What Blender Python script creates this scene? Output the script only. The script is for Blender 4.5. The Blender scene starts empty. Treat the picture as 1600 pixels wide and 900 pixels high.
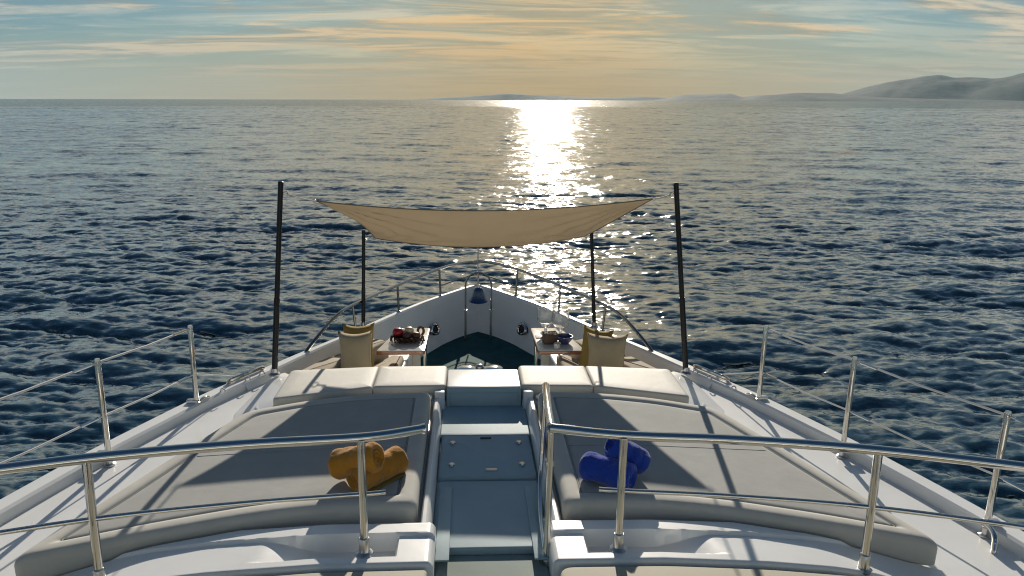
import bpy, bmesh, math, random
import numpy as np
from mathutils import Vector, Matrix, Quaternion
random.seed(7)
R = math.radians
SC = bpy.context.scene
COL = SC.collection

# ------------------------------------------------------------------ camera, sky, sun, exposure
HEEL = R(0.9)                                   # the yacht lies over a little to starboard
HM = Matrix.Rotation(HEEL, 4, 'Y')
SEA_Z = -2.55
FPX = 1155.0
pitch = math.atan(294.5 / FPX)
yaw = math.atan(70.0 / FPX * math.cos(pitch))
roll = R(0.143)
fw = Vector((math.sin(yaw) * math.cos(pitch), math.cos(yaw) * math.cos(pitch), -math.sin(pitch)))
rt = Vector((math.cos(yaw), -math.sin(yaw), 0))
up = rt.cross(fw)
r2 = rt * math.cos(roll) + up * math.sin(roll)
u2 = up * math.cos(roll) - rt * math.sin(roll)
cd = bpy.data.cameras.new('camera')
cam = bpy.data.objects.new('camera', cd)
COL.objects.link(cam)
cd.sensor_width = 36.0
cd.lens = 36.0 * FPX / 1600.0
cd.clip_start = 0.05
cd.clip_end = 60000
m = Matrix((r2, u2, -fw)).transposed().to_4x4()
m.translation = HM @ Vector((-0.155, 0, 2.6))
cam.matrix_world = m
SC.camera = cam

SUN_EL, SUN_AZ = R(24.0), R(6.2)
sund = Vector((math.sin(SUN_AZ) * math.cos(SUN_EL), math.cos(SUN_AZ) * math.cos(SUN_EL), math.sin(SUN_EL)))
ld = bpy.data.lights.new('sun', 'SUN')
ld.energy = 5.0
ld.angle = R(0.53)
ld.color = (1.0, 0.90, 0.77)
sun = bpy.data.objects.new('sun', ld)
COL.objects.link(sun)
sun.rotation_euler = sund.to_track_quat('Z', 'Y').to_euler()
sun.location = (0, 20, 40)

SC.view_settings.view_transform = 'Standard'
SC.view_settings.look = 'None'
SC.view_settings.gamma = 1.0
SC.view_settings.use_curve_mapping = False
SC.view_settings.exposure = 0.0
SC.render.engine = 'CYCLES'
SC.cycles.max_bounces = 8
SC.cycles.volume_bounces = 0
SC.cycles.use_denoising = True
SC.cycles.filter_width = 1.15


class NT:
    """small helper around a node tree"""
    def __init__(s, tree):
        s.t = tree; s.n = tree.nodes; s.l = tree.links
    def new(s, typ, **kw):
        n = s.n.new(typ)
        for k, v in kw.items():
            if k.startswith('i_'):
                key = k[2:]
                key = int(key) if key.isdigit() else key.replace('_', ' ')
                n.inputs[key].default_value = v
            else:
                setattr(n, k, v)
        return n
    def link(s, a, b):
        s.l.new(a, b)
    def math(s, op, a, b=None, c=None, clamp=False):
        n = s.n.new('ShaderNodeMath'); n.operation = op; n.use_clamp = clamp
        for i, v in enumerate((a, b, c)):
            if v is None: continue
            if isinstance(v, (int, float)): n.inputs[i].default_value = v
            else: s.l.new(v, n.inputs[i])
        return n.outputs[0]
    def ramp(s, fac, stops, interp='EASE'):
        n = s.n.new('ShaderNodeValToRGB'); n.color_ramp.interpolation = interp
        e = n.color_ramp.elements
        while len(e) < len(stops): e.new(0.5)
        for i, (p, c) in enumerate(stops):
            e[i].position = p
            e[i].color = (c, c, c, 1) if isinstance(c, (int, float)) else (*c, 1)
        s.l.new(fac, n.inputs[0])
        return n.outputs[0]
    def mix(s, fac, a, b, mode='MIX'):
        n = s.n.new('ShaderNodeMix'); n.data_type = 'RGBA'; n.blend_type = mode
        for i, v in ((0, fac), (6, a), (7, b)):
            if isinstance(v, (int, float)): n.inputs[i].default_value = v
            elif isinstance(v, (tuple, list)): n.inputs[i].default_value = (*v[:3], 1)
            else: s.l.new(v, n.inputs[i])
        return n.outputs[2]


def build_world():
    w = bpy.data.worlds.new('World'); SC.world = w; w.use_nodes = True
    t = NT(w.node_tree)
    for n in list(t.n): t.n.remove(n)
    out = t.new('ShaderNodeOutputWorld'); bg = t.new('ShaderNodeBackground')
    STR = 0.05
    bg.inputs['Strength'].default_value = STR
    sky = t.new('ShaderNodeTexSky', sky_type='NISHITA')
    sky.sun_disc = False; sky.sun_elevation = SUN_EL; sky.sun_rotation = SUN_AZ
    sky.air_density = 1.0; sky.dust_density = 1.2; sky.ozone_density = 2.2
    tc = t.new('ShaderNodeTexCoord')
    sep = t.new('ShaderNodeSeparateXYZ'); t.link(tc.outputs['Generated'], sep.inputs[0])
    x, y, z = sep.outputs
    zz = t.math('MAXIMUM', z, 0.0)
    # angle from the sun
    dot = t.new('ShaderNodeVectorMath', operation='DOT_PRODUCT'); t.link(tc.outputs['Generated'], dot.inputs[0])
    dot.inputs[1].default_value = sund
    # compass closeness to the sun (haze near the horizon glows under the sun)
    az = t.new('ShaderNodeVectorMath', operation='DOT_PRODUCT')
    nh = t.new('ShaderNodeCombineXYZ'); t.link(x, nh.inputs[0]); t.link(y, nh.inputs[1])
    nn = t.new('ShaderNodeVectorMath', operation='NORMALIZE'); t.link(nh.outputs[0], nn.inputs[0])
    t.link(nn.outputs[0], az.inputs[0]); az.inputs[1].default_value = (math.sin(SUN_AZ), math.cos(SUN_AZ), 0)
    near = t.ramp(az.outputs['Value'], [(0.0, 0.0), (0.80, 0.12), (0.93, 0.50), (0.985, 0.82), (1.0, 1.0)], 'LINEAR')
    # cloud layer: directions dropped onto a flat layer overhead
    den = t.math('ADD', zz, 0.07)
    cx = t.math('DIVIDE', x, den); cy = t.math('DIVIDE', y, den)
    cv = t.new('ShaderNodeCombineXYZ'); t.link(cx, cv.inputs[0]); t.link(cy, cv.inputs[1])
    mp = t.new('ShaderNodeMapping'); t.link(cv.outputs[0], mp.inputs[0])
    mp.inputs['Rotation'].default_value = (0, 0, R(-17)); mp.inputs['Scale'].default_value = (0.30, 0.46, 1)
    mp.inputs['Location'].default_value = (0.4, 5.2, 1.3)
    n1 = t.new('ShaderNodeTexNoise', i_Scale=1.0, i_Detail=9.0, i_Roughness=0.56, i_Distortion=0.9)
    t.link(mp.outputs[0], n1.inputs['Vector'])
    mp2 = t.new('ShaderNodeMapping'); t.link(cv.outputs[0], mp2.inputs[0])
    mp2.inputs['Rotation'].default_value = (0, 0, R(-12)); mp2.inputs['Scale'].default_value = (0.42, 1.15, 1)
    mp2.inputs['Location'].default_value = (1.8, 2.2, 3.0)
    n2 = t.new('ShaderNodeTexNoise', i_Scale=1.5, i_Detail=12.0, i_Roughness=0.66, i_Distortion=0.7)
    t.link(mp2.outputs[0], n2.inputs['Vector'])
    mask = t.ramp(n1.outputs[0], [(0.42, 0.0), (0.57, 1.0)])
    wisp = t.ramp(n2.outputs[0], [(0.41, 0.0), (0.60, 1.0)])
    # thin overhead, thicker towards the horizon
    cover = t.ramp(zz, [(0.0, 1.0), (0.18, 1.0), (0.32, 0.8), (0.5, 0.2), (0.68, 0.04), (1.0, 0.02)], 'LINEAR')
    mfull = t.math('MULTIPLY', t.math('ADD', t.math('MULTIPLY', mask, 0.75), t.math('MULTIPLY', wisp, 0.4), clamp=True), cover)
    nm = t.math('MULTIPLY', near, t.ramp(zz, [(0.0, 0.92), (0.4, 0.85), (0.75, 0.0)], 'LINEAR'))
    mfull = t.math('MAXIMUM', mfull, nm)
    k = 1.0 / STR
    sc = lambda c: tuple(v * k for v in c)
    lit = t.mix(near, sc((0.68, 0.66, 0.56)), sc((0.84, 0.58, 0.29)))
    dark = t.mix(near, sc((0.22, 0.29, 0.32)), sc((0.42, 0.33, 0.19)))
    cloud = t.mix(wisp, dark, lit)
    base = t.mix(1.0, sky.outputs[0], (0.36, 0.74, 1.0), 'MULTIPLY')
    col = t.mix(mfull, base, cloud)
    # pale haze band low over the sea
    hz = t.ramp(zz, [(0.0, 1.0), (0.025, 0.9), (0.05, 0.5), (0.08, 0.15), (0.12, 0.0)], 'LINEAR')
    hcol = t.mix(near, sc((0.49, 0.52, 0.46)), sc((0.58, 0.37, 0.14)))
    col = t.mix(t.math('MULTIPLY', hz, 0.9), col, hcol)
    t.link(col, bg.inputs[0]); t.link(bg.outputs[0], out.inputs[0])
build_world()

# ------------------------------------------------------------------ materials
MATS = {}
def mat(name, color, rough=0.5, metal=0.0, bump=0.0, bscale=60.0, var=0.0, vscale=4.0, coat=0.0, ior=None,
        trans=0.0, spec=None, rvar=0.0):
    mt = bpy.data.materials.new(name); mt.use_nodes = True
    t = NT(mt.node_tree); p = t.n['Principled BSDF']
    p.inputs['Base Color'].default_value = (*color, 1)
    p.inputs['Roughness'].default_value = rough
    p.inputs['Metallic'].default_value = metal
    if coat: p.inputs['Coat Weight'].default_value = coat; p.inputs['Coat Roughness'].default_value = 0.08
    if ior: p.inputs['IOR'].default_value = ior
    if trans: p.inputs['Transmission Weight'].default_value = trans
    if spec is not None: p.inputs['Specular IOR Level'].default_value = spec
    tc = t.new('ShaderNodeTexCoord')
    if var or rvar:
        n = t.new('ShaderNodeTexNoise', i_Scale=vscale, i_Detail=6.0, i_Roughness=0.62)
        t.link(tc.outputs['Object'], n.inputs['Vector'])
        if var:
            f = t.ramp(n.outputs[0], [(0.3, 1.0 - var), (0.7, 1.0 + var * 0.4)], 'LINEAR')
            t.link(t.mix(1.0, color, f, 'MULTIPLY'), p.inputs['Base Color'])
        if rvar:
            t.link(t.math('MULTIPLY_ADD', n.outputs[0], rvar, rough - rvar * 0.5), p.inputs['Roughness'])
    if bump:
        n = t.new('ShaderNodeTexNoise', i_Scale=bscale, i_Detail=4.0)
        t.link(tc.outputs['Object'], n.inputs['Vector'])
        b = t.new('ShaderNodeBump', i_Strength=bump, i_Distance=0.004)
        t.link(n.outputs[0], b.inputs['Height']); t.link(b.outputs[0], p.inputs['Normal'])
    MATS[name] = mt
    return mt

def cloth_mat(name, color, weave=500.0, bump=0.35, wr=0.0, wscale=6.0, rough=0.85, var=0.10, sheen=0.0):
    mt = mat(name, color, rough, var=var, vscale=5.0)
    t = NT(mt.node_tree); p = t.n['Principled BSDF']
    tc = t.new('ShaderNodeTexCoord')
    n = t.new('ShaderNodeTexNoise', i_Scale=weave, i_Detail=2.0); t.link(tc.outputs['Object'], n.inputs['Vector'])
    b = t.new('ShaderNodeBump', i_Strength=bump, i_Distance=0.002); t.link(n.outputs[0], b.inputs['Height'])
    if wr:
        n2 = t.new('ShaderNodeTexNoise', i_Scale=wscale, i_Detail=3.0, i_Distortion=0.6); t.link(tc.outputs['Object'], n2.inputs['Vector'])
        b2 = t.new('ShaderNodeBump', i_Strength=wr, i_Distance=0.02); t.link(n2.outputs[0], b2.inputs['Height'])
        t.link(b2.outputs[0], b.inputs['Normal'])
    t.link(b.outputs[0], p.inputs['Normal'])
    if sheen: p.inputs['Sheen Weight'].default_value = sheen
    return mt

GEL = mat('white_gelcoat', (0.79, 0.80, 0.785), 0.30, var=0.05, vscale=2.5, coat=0.25, bump=0.05, bscale=25, rvar=0.15)
GLOSS = mat('glossy_white_trim', (0.72, 0.72, 0.70), 0.10, coat=1.0)
NONSKID = mat('shade_blue_nonskid', (0.38, 0.50, 0.53), 0.62, var=0.10, vscale=3, bump=0.35, bscale=420)  # blue of the sail's shade is mixed into this colour
DECKG = mat('dark_green_deck_paint', (0.022, 0.10, 0.10), 0.75, var=0.3, vscale=5, bump=0.3, bscale=300, spec=0.15)
NONSKID2 = mat('green_nonskid', (0.30, 0.35, 0.32), 0.8, var=0.12, vscale=3, bump=0.35, bscale=420, spec=0.2)  # duller and greener than the other walkway panels
HULL = mat('hull_paint', (0.70, 0.70, 0.68), 0.25, var=0.04, coat=0.4)
RUB = mat('grey_rubbing_strake', (0.16, 0.15, 0.14), 0.5, var=0.2, vscale=12)
SEAL = mat('dark_sealant', (0.05, 0.05, 0.05), 0.6)
STEEL = mat('polished_steel', (0.68, 0.66, 0.62), 0.08, 1.0, bump=0.05, bscale=30, rvar=0.10, vscale=14)
STEELD = mat('backlit_dark_steel', (0.30, 0.30, 0.29), 0.22, 1.0, bump=0.05, bscale=30)  # colour darkened so the bow rail and hoop look backlit
STEELB = mat('brushed_steel', (0.60, 0.59, 0.57), 0.28, 1.0, bump=0.1, bscale=90)
BLACK = mat('black_carbon_pole', (0.006, 0.006, 0.007), 0.42, var=0.2, vscale=20)
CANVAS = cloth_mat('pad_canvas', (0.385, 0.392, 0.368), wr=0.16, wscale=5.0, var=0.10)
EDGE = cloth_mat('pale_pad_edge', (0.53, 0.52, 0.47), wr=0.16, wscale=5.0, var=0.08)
CREAM = cloth_mat('cream_vinyl', (0.56, 0.55, 0.49), wr=0.10, wscale=7.0, rough=0.6, var=0.07)
BENCHC = cloth_mat('bench_cushion', (0.46, 0.40, 0.30), wr=0.25, wscale=8.0)
PILB = cloth_mat('pillow_sand', (0.46, 0.36, 0.22), wr=0.4, wscale=9.0)
PILY = cloth_mat('pillow_ochre', (0.34, 0.22, 0.05), wr=0.3, wscale=9.0)
PANEL = cloth_mat('beige_panel', (0.40, 0.38, 0.29), rough=0.7, var=0.05)
ORANGE = cloth_mat('orange_towel', (0.46, 0.20, 0.013), weave=150, bump=1.0, wr=0.45, wscale=22, rough=1.0, var=0.3, sheen=0.3)
BLUE = cloth_mat('blue_towel', (0.004, 0.045, 0.36), weave=150, bump=1.0, wr=0.45, wscale=22, rough=1.0, var=0.3, sheen=0.3)
OLIVE = cloth_mat('olive_hem', (0.20, 0.15, 0.03), rough=1.0)
ROPE = cloth_mat('pale_rope', (0.62, 0.58, 0.50), weave=300, bump=0.8)
WIRE = mat('white_coated_wire', (0.72, 0.70, 0.66), 0.35, coat=0.3)
TOPC = mat('pale_tabletop', (0.66, 0.60, 0.52), 0.22, var=0.06, vscale=6, coat=0.6)
TEAK = mat('varnished_teak', (0.36, 0.12, 0.045), 0.16, var=0.35, vscale=7, coat=0.8)
BELLM = mat('blue_enamel', (0.012, 0.045, 0.13), 0.22, coat=0.8, var=0.15, vscale=10)
DARKH = mat('hawse_dark', (0.012, 0.016, 0.016), 0.5)
WICK = mat('dark_wicker', (0.05, 0.022, 0.012), 0.7, var=0.4, vscale=40, bump=0.8, bscale=150)
RED = mat('red_fruit', (0.32, 0.012, 0.022), 0.25, var=0.2, vscale=20)
PALEF = mat('pale_fruit', (0.55, 0.47, 0.32), 0.4, var=0.2, vscale=20)
BROWNF = mat('brown_fruit', (0.10, 0.035, 0.018), 0.5, var=0.2, vscale=20)
CARDG = mat('grey_card', (0.20, 0.18, 0.15), 0.6, var=0.1)
BOXB = mat('brown_box', (0.13, 0.075, 0.045), 0.6, var=0.2, vscale=25)
CERB = mat('blue_ceramic', (0.06, 0.075, 0.20), 0.2, coat=0.6)
CERW = mat('white_ceramic', (0.72, 0.70, 0.66), 0.2, coat=0.6)
GLASS = mat('clear_glass', (0.94, 0.95, 0.94), 0.06, trans=0.86, ior=1.45)
SOIL = mat('hill_scrub', (0.085, 0.090, 0.075), 0.9, var=0.75, vscale=0.012)

def sail_material():
    mt = bpy.data.materials.new('tan_sailcloth'); mt.use_nodes = True
    t = NT(mt.node_tree); p = t.n['Principled BSDF']; out = t.n['Material Output']
    p.inputs['Roughness'].default_value = 0.8
    tc = t.new('ShaderNodeTexCoord')
    n = t.new('ShaderNodeTexNoise', i_Scale=3.0, i_Detail=5.0); t.link(tc.outputs['Object'], n.inputs['Vector'])
    c = t.mix(n.outputs[0], (0.29, 0.225, 0.145), (0.36, 0.285, 0.185)); t.link(c, p.inputs['Base Color'])
    w = t.new('ShaderNodeTexNoise', i_Scale=350.0); t.link(tc.outputs['Object'], w.inputs['Vector'])
    b = t.new('ShaderNodeBump', i_Strength=0.3, i_Distance=0.002); t.link(w.outputs[0], b.inputs['Height']); t.link(b.outputs[0], p.inputs['Normal'])
    tr = t.new('ShaderNodeBsdfTranslucent'); t.link(c, tr.inputs[0])
    ms = t.new('ShaderNodeMixShader', i_0=0.30)
    t.link(p.outputs[0], ms.inputs[1]); t.link(tr.outputs[0], ms.inputs[2]); t.link(ms.outputs[0], out.inputs[0])
    return mt
SAILM = sail_material()

def sea_material():
    mt = bpy.data.materials.new('sea_water'); mt.use_nodes = True
    t = NT(mt.node_tree); p = t.n['Principled BSDF']
    p.inputs['IOR'].default_value = 1.333
    p.inputs['Coat Weight'].default_value = 1.0; p.inputs['Coat IOR'].default_value = 2.1; p.inputs['Coat Roughness'].default_value = 0.08
    geo = t.new('ShaderNodeNewGeometry')
    att = t.new('ShaderNodeAttribute', attribute_name='coarse')
    far = att.outputs['Fac']
    n0 = t.new('ShaderNodeTexNoise', i_Scale=0.05, i_Detail=3.0); t.link(geo.outputs['Position'], n0.inputs['Vector'])
    t.link(t.mix(n0.outputs[0], (0.002, 0.020, 0.031), (0.005, 0.038, 0.042)), p.inputs['Base Color'])
    t.link(t.math('MULTIPLY_ADD', far, 0.10, 0.05), p.inputs['Roughness'])
    def slope(scale, sx, sy, rot, det, seed):
        mp = t.new('ShaderNodeMapping'); t.link(geo.outputs['Position'], mp.inputs[0])
        mp.inputs['Rotation'].default_value = (0, 0, R(rot)); mp.inputs['Scale'].default_value = (sx, sy, 0.0)
        mp.inputs['Location'].default_value = (seed, seed * 1.7, 0)
        n = t.new('ShaderNodeTexNoise', i_Scale=scale, i_Detail=det, i_Roughness=0.6, i_Distortion=0.3)
        t.link(mp.outputs[0], n.inputs['Vector'])
        v = t.new('ShaderNodeVectorMath', operation='SUBTRACT'); t.link(n.outputs['Color'], v.inputs[0]); v.inputs[1].default_value = (0.5, 0.5, 0.5)
        return v.outputs[0], n.outputs[0]
    def scaled(v, k, vec=(1, 1.5, 0)):
        a = t.new('ShaderNodeVectorMath', operation='MULTIPLY'); t.link(v, a.inputs[0]); a.inputs[1].default_value = vec
        b = t.new('ShaderNodeVectorMath', operation='SCALE'); t.link(a.outputs[0], b.inputs[0])
        if isinstance(k, float): b.inputs[3].default_value = k
        else: t.link(k, b.inputs[3])
        return b.outputs[0]
    def plus(a, b):
        n = t.new('ShaderNodeVectorMath', operation='ADD'); t.link(a, n.inputs[0]); t.link(b, n.inputs[1]); return n.outputs[0]
    t.link(t.math('MULTIPLY_ADD', far, -0.8, 1.0), p.inputs['Coat Weight'])
    # slopes of ripples too small for the mesh, and far out also of the waves the mesh drops
    fine, _ = slope(5.5, 0.5, 1.5, 12, 5.0, 3.0)
    mid, _ = slope(0.6, 0.6, 1.0, -9, 6.0, 11.0)
    _, gust = slope(0.05, 0.8, 0.8, 6, 5.0, 5.0)
    gk = t.ramp(gust, [(0.38, 0.2), (0.62, 1.85)], 'LINEAR')
    nv = plus(geo.outputs['Normal'], scaled(fine, 0.66, (0.5, 1.6, 0)))
    nv = plus(nv, scaled(mid, t.math('MULTIPLY', t.math('MULTIPLY', far, 1.5), gk), (0.4, 2.1, 0)))
    nz = t.new('ShaderNodeVectorMath', operation='NORMALIZE'); t.link(nv, nz.inputs[0])
    t.link(nz.outputs[0], p.inputs['Normal']); t.link(nz.outputs[0], p.inputs['Coat Normal'])
    return mt
SEAM = sea_material()

def haze_material(d):
    mt = bpy.data.materials.new('sea_haze'); mt.use_nodes = True
    t = NT(mt.node_tree)
    t.n.remove(t.n['Principled BSDF'])
    v = t.new('ShaderNodeVolumePrincipled'); v.inputs['Color'].default_value = (0.48, 0.84, 1.0, 1); v.inputs['Anisotropy'].default_value = 0.0
    v.inputs['Density'].default_value = d
    t.link(v.outputs[0], t.n['Material Output'].inputs['Volume'])
    return mt

# ------------------------------------------------------------------ mesh helpers
BOAT = []                                        # top-level things that ride on the yacht
def tag(o, label=None, cat=None, group=None, kind=None):
    if label: o['label'] = label
    if cat: o['category'] = cat
    if group: o['group'] = group
    if kind: o['kind'] = kind
    return o
def link(o, parent=None):
    COL.objects.link(o)
    if parent: o.parent = parent
    return o
def thing(name, label, cat, loc=(0, 0, 0), rz=0.0, group=None, boat=True):
    o = bpy.data.objects.new(name, None); o.empty_display_size = 0.1
    o.location = loc; o.rotation_euler = (0, 0, rz)
    link(o); tag(o, label, cat, group)
    if boat: BOAT.append(o)
    return o
def obj(name, bm, mt, parent=None, smooth=38, loc=None):
    me = bpy.data.meshes.new(name)
    bmesh.ops.recalc_face_normals(bm, faces=bm.faces)
    bm.to_mesh(me); bm.free()
    me.materials.append(mt)
    if smooth:
        for p in me.polygons: p.use_smooth = True
        me.set_sharp_from_angle(angle=R(smooth))
    o = bpy.data.objects.new(name, me)
    if loc: o.location = loc
    return link(o, parent)
def solo(name, bm, mt, label, cat, loc=(0, 0, 0), rz=0.0, group=None, boat=True, smooth=38):
    o = obj(name, bm, mt, None, smooth); o.location = loc; o.rotation_euler = (0, 0, rz)
    tag(o, label, cat, group)
    if boat: BOAT.append(o)
    return o
def copy_tree(o, parent=None):
    c = o.copy(); COL.objects.link(c)
    if parent: c.parent = parent
    for ch in list(o.children): copy_tree(ch, c)
    return c

def add_box(bm, c, s, bev=0.0, rot=None, seg=2):
    r = bmesh.ops.create_cube(bm, size=1.0)
    vs = r['verts']
    bmesh.ops.scale(bm, vec=s, verts=vs)
    if bev:
        es = list({e for v in vs for e in v.link_edges})
        q = bmesh.ops.bevel(bm, geom=es, offset=bev, segments=seg, affect='EDGES', profile=0.5)
        vs = list({v for f in q['faces'] for v in f.verts} | {v for v in vs if v.is_valid})
    if rot is not None: bmesh.ops.rotate(bm, verts=vs, cent=(0, 0, 0), matrix=rot)
    bmesh.ops.translate(bm, vec=c, verts=vs)
    return bm
def smooth_path(pts, n=8, closed=False):
    P = [Vector(p) for p in pts]; out = []
    N = len(P)
    rng = range(N if closed else N - 1)
    for i in rng:
        if closed: a, b, c, d = P[(i - 1) % N], P[i], P[(i + 1) % N], P[(i + 2) % N]
        else:
            b, c = P[i], P[i + 1]
            a = P[i - 1] if i else b * 2 - c
            d = P[i + 2] if i + 2 < N else c * 2 - b
        for k in range(n):
            t = k / n
            out.append(0.5 * ((2 * b) + (c - a) * t + (2 * a - 5 * b + 4 * c - d) * t * t + (3 * b - a - 3 * c + d) * t ** 3))
    if not closed: out.append(P[-1].copy())
    return out
def add_tube(bm, pts, rad, seg=10, cap=True, closed=False):
    P = [Vector(p) for p in pts]; N = len(P)
    rads = rad if isinstance(rad, (list, tuple)) else [rad] * N
    def tang(i):
        if closed: return (P[(i + 1) % N] - P[(i - 1) % N]).normalized()
        return (P[min(i + 1, N - 1)] - P[max(i - 1, 0)]).normalized()
    t0 = tang(0)
    nrm = t0.orthogonal().normalized()
    rings = []
    prev = t0
    for i in range(N):
        t = tang(i)
        q = prev.rotation_difference(t); nrm = q @ nrm; nrm = (nrm - t * nrm.dot(t)).normalized(); prev = t
        bi = t.cross(nrm)
        rings.append([bm.verts.new(P[i] + (nrm * math.cos(2 * math.pi * k / seg) + bi * math.sin(2 * math.pi * k / seg)) * rads[i]) for k in range(seg)])
    for i in range(N if closed else N - 1):
        a, b = rings[i], rings[(i + 1) % N]
        for k in range(seg):
            bm.faces.new((a[k], a[(k + 1) % seg], b[(k + 1) % seg], b[k]))
    if cap and not closed:
        bm.faces.new(rings[0][::-1]); bm.faces.new(rings[-1])
    return bm
def add_lathe(bm, prof, c=(0, 0, 0), seg=20, axis='Z', arc=None):
    c = Vector(c); rings = []
    for r, z in prof:
        if r < 1e-5:
            p = Vector((0, 0, z))
            rings.append([bm.verts.new(c + p)])
        else:
            ring = []
            for k in range(seg):
                a = 2 * math.pi * k / seg
                ring.append(bm.verts.new(c + Vector((r * math.cos(a), r * math.sin(a), z))))
            rings.append(ring)
    for a, b in zip(rings, rings[1:]):
        for k in range(seg):
            k2 = (k + 1) % seg
            if len(a) == 1 and len(b) == 1: continue
            if len(a) == 1: bm.faces.new((a[0], b[k2], b[k]))
            elif len(b) == 1: bm.faces.new((a[k], a[k2], b[0]))
            else: bm.faces.new((a[k], a[k2], b[k2], b[k]))
    return bm
def inset(poly, d):
    """plan polygon (counter-clockwise) moved inwards by d"""
    n = len(poly); out = []
    for i in range(n):
        p = Vector(poly[i]); a = Vector(poly[i - 1]); b = Vector(poly[(i + 1) % n])
        e1 = (p - a).normalized(); e2 = (b - p).normalized()
        n1 = Vector((-e1.y, e1.x)); n2 = Vector((-e2.y, e2.x))
        m_ = n1 + n2
        if m_.length < 1e-6: m_ = n1
        m_.normalize()
        cs = max(0.5, m_.dot(n1))
        out.append(p + m_ * (d / cs))
    return out
def ccw(poly):
    a = sum(poly[i - 1][0] * poly[i][1] - poly[i][0] * poly[i - 1][1] for i in range(len(poly)))
    return [Vector(p) for p in (poly if a > 0 else poly[::-1])]
def round_corners(poly, r, n=5):
    poly = ccw(poly); out = []; N = len(poly)
    for i in range(N):
        p, a, b = poly[i], poly[i - 1], poly[(i + 1) % N]
        rr = r[i] if isinstance(r, (list, tuple)) else r
        u = (a - p); v = (b - p)
        d = min(rr, u.length * 0.45, v.length * 0.45)
        p0 = p + u.normalized() * d; p1 = p + v.normalized() * d
        if d < 1e-4: out.append(p); continue
        for k in range(n + 1):
            t = k / n
            out.append(p0 * (1 - t) ** 2 + p * 2 * t * (1 - t) + p1 * t * t)
    return out
def add_slab(bm, poly, prof, bottom=True):
    """stack of inset rings: prof = [(inset, z), ...] from the bottom up; top closed"""
    poly = ccw(poly); rings = []
    for d, z in prof:
        rings.append([bm.verts.new((p.x, p.y, z if not callable(z) else z(p.x, p.y))) for p in (inset(poly, d) if d else poly)])
    n = len(poly)
    for a, b in zip(rings, rings[1:]):
        for k in range(n):
            bm.faces.new((a[k], a[(k + 1) % n], b[(k + 1) % n], b[k]))
    bm.faces.new(rings[-1])
    if bottom: bm.faces.new(rings[0][::-1])
    return bm
def round_prof(z0, z1, r, n=5, r0=0.0):
    pr = []
    if r0:
        for k in range(n + 1):
            a = math.pi / 2 * k / n
            pr.append((r0 * (1 - math.sin(a)), z0 + r0 * (1 - math.cos(a))))
    else: pr.append((0.0, z0))
    for k in range(n + 1):
        a = math.pi / 2 * k / n
        pr.append((r * (1 - math.cos(a)), z1 - r * (1 - math.sin(a))))
    return pr
def mirror(poly): return [(-p[0], p[1]) for p in poly][::-1]
def sgn(poly, s): return [(p[0] * s, p[1]) for p in poly]
def interp(tab, v):
    return float(np.interp(v, [a for a, _ in tab], [b for _, b in tab]))

# ------------------------------------------------------------------ sea
def fft_patch(N, L, kpeak, kmax, ang, spread, rms_slope, seed, chop=0.0):
    rng = np.random.default_rng(seed)
    k1 = np.fft.fftfreq(N, L / N) * 2 * np.pi
    kx, ky = np.meshgrid(k1, k1, indexing='ij'); kk = np.hypot(kx, ky); kk[0, 0] = 1e-6
    th = np.arctan2(ky, kx) - ang
    sp = np.exp(-(kpeak / kk) ** 2 * 1.1) / kk ** 4 * np.exp(-(kk / kmax) ** 2)
    sp *= (1 - spread) * np.abs(np.cos(th)) ** 9 + spread
    sp[0, 0] = 0
    a = np.sqrt(sp) * (rng.standard_normal((N, N)) + 1j * rng.standard_normal((N, N)))
    h = np.fft.ifft2(a).real
    sx = np.fft.ifft2(1j * kx * a).real; sy = np.fft.ifft2(1j * ky * a).real
    s = rms_slope / math.sqrt((sx ** 2 + sy ** 2).mean())
    dx = np.fft.ifft2(-1j * kx / kk * a).real * s * chop
    dy = np.fft.ifft2(-1j * ky / kk * a).real * s * chop
    return h * s, dx, dy
def samp(f, L, x, y):
    N = f.shape[0]
    u = (x / L * N) % N; v = (y / L * N) % N
    i = np.floor(u).astype(np.int64); j = np.floor(v).astype(np.int64); fu = u - i; fv = v - j
    i %= N; j %= N; i2 = (i + 1) % N; j2 = (j + 1) % N
    return f[i, j] * (1 - fu) * (1 - fv) + f[i2, j] * fu * (1 - fv) + f[i, j2] * (1 - fu) * fv + f[i2, j2] * fu * fv

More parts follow.
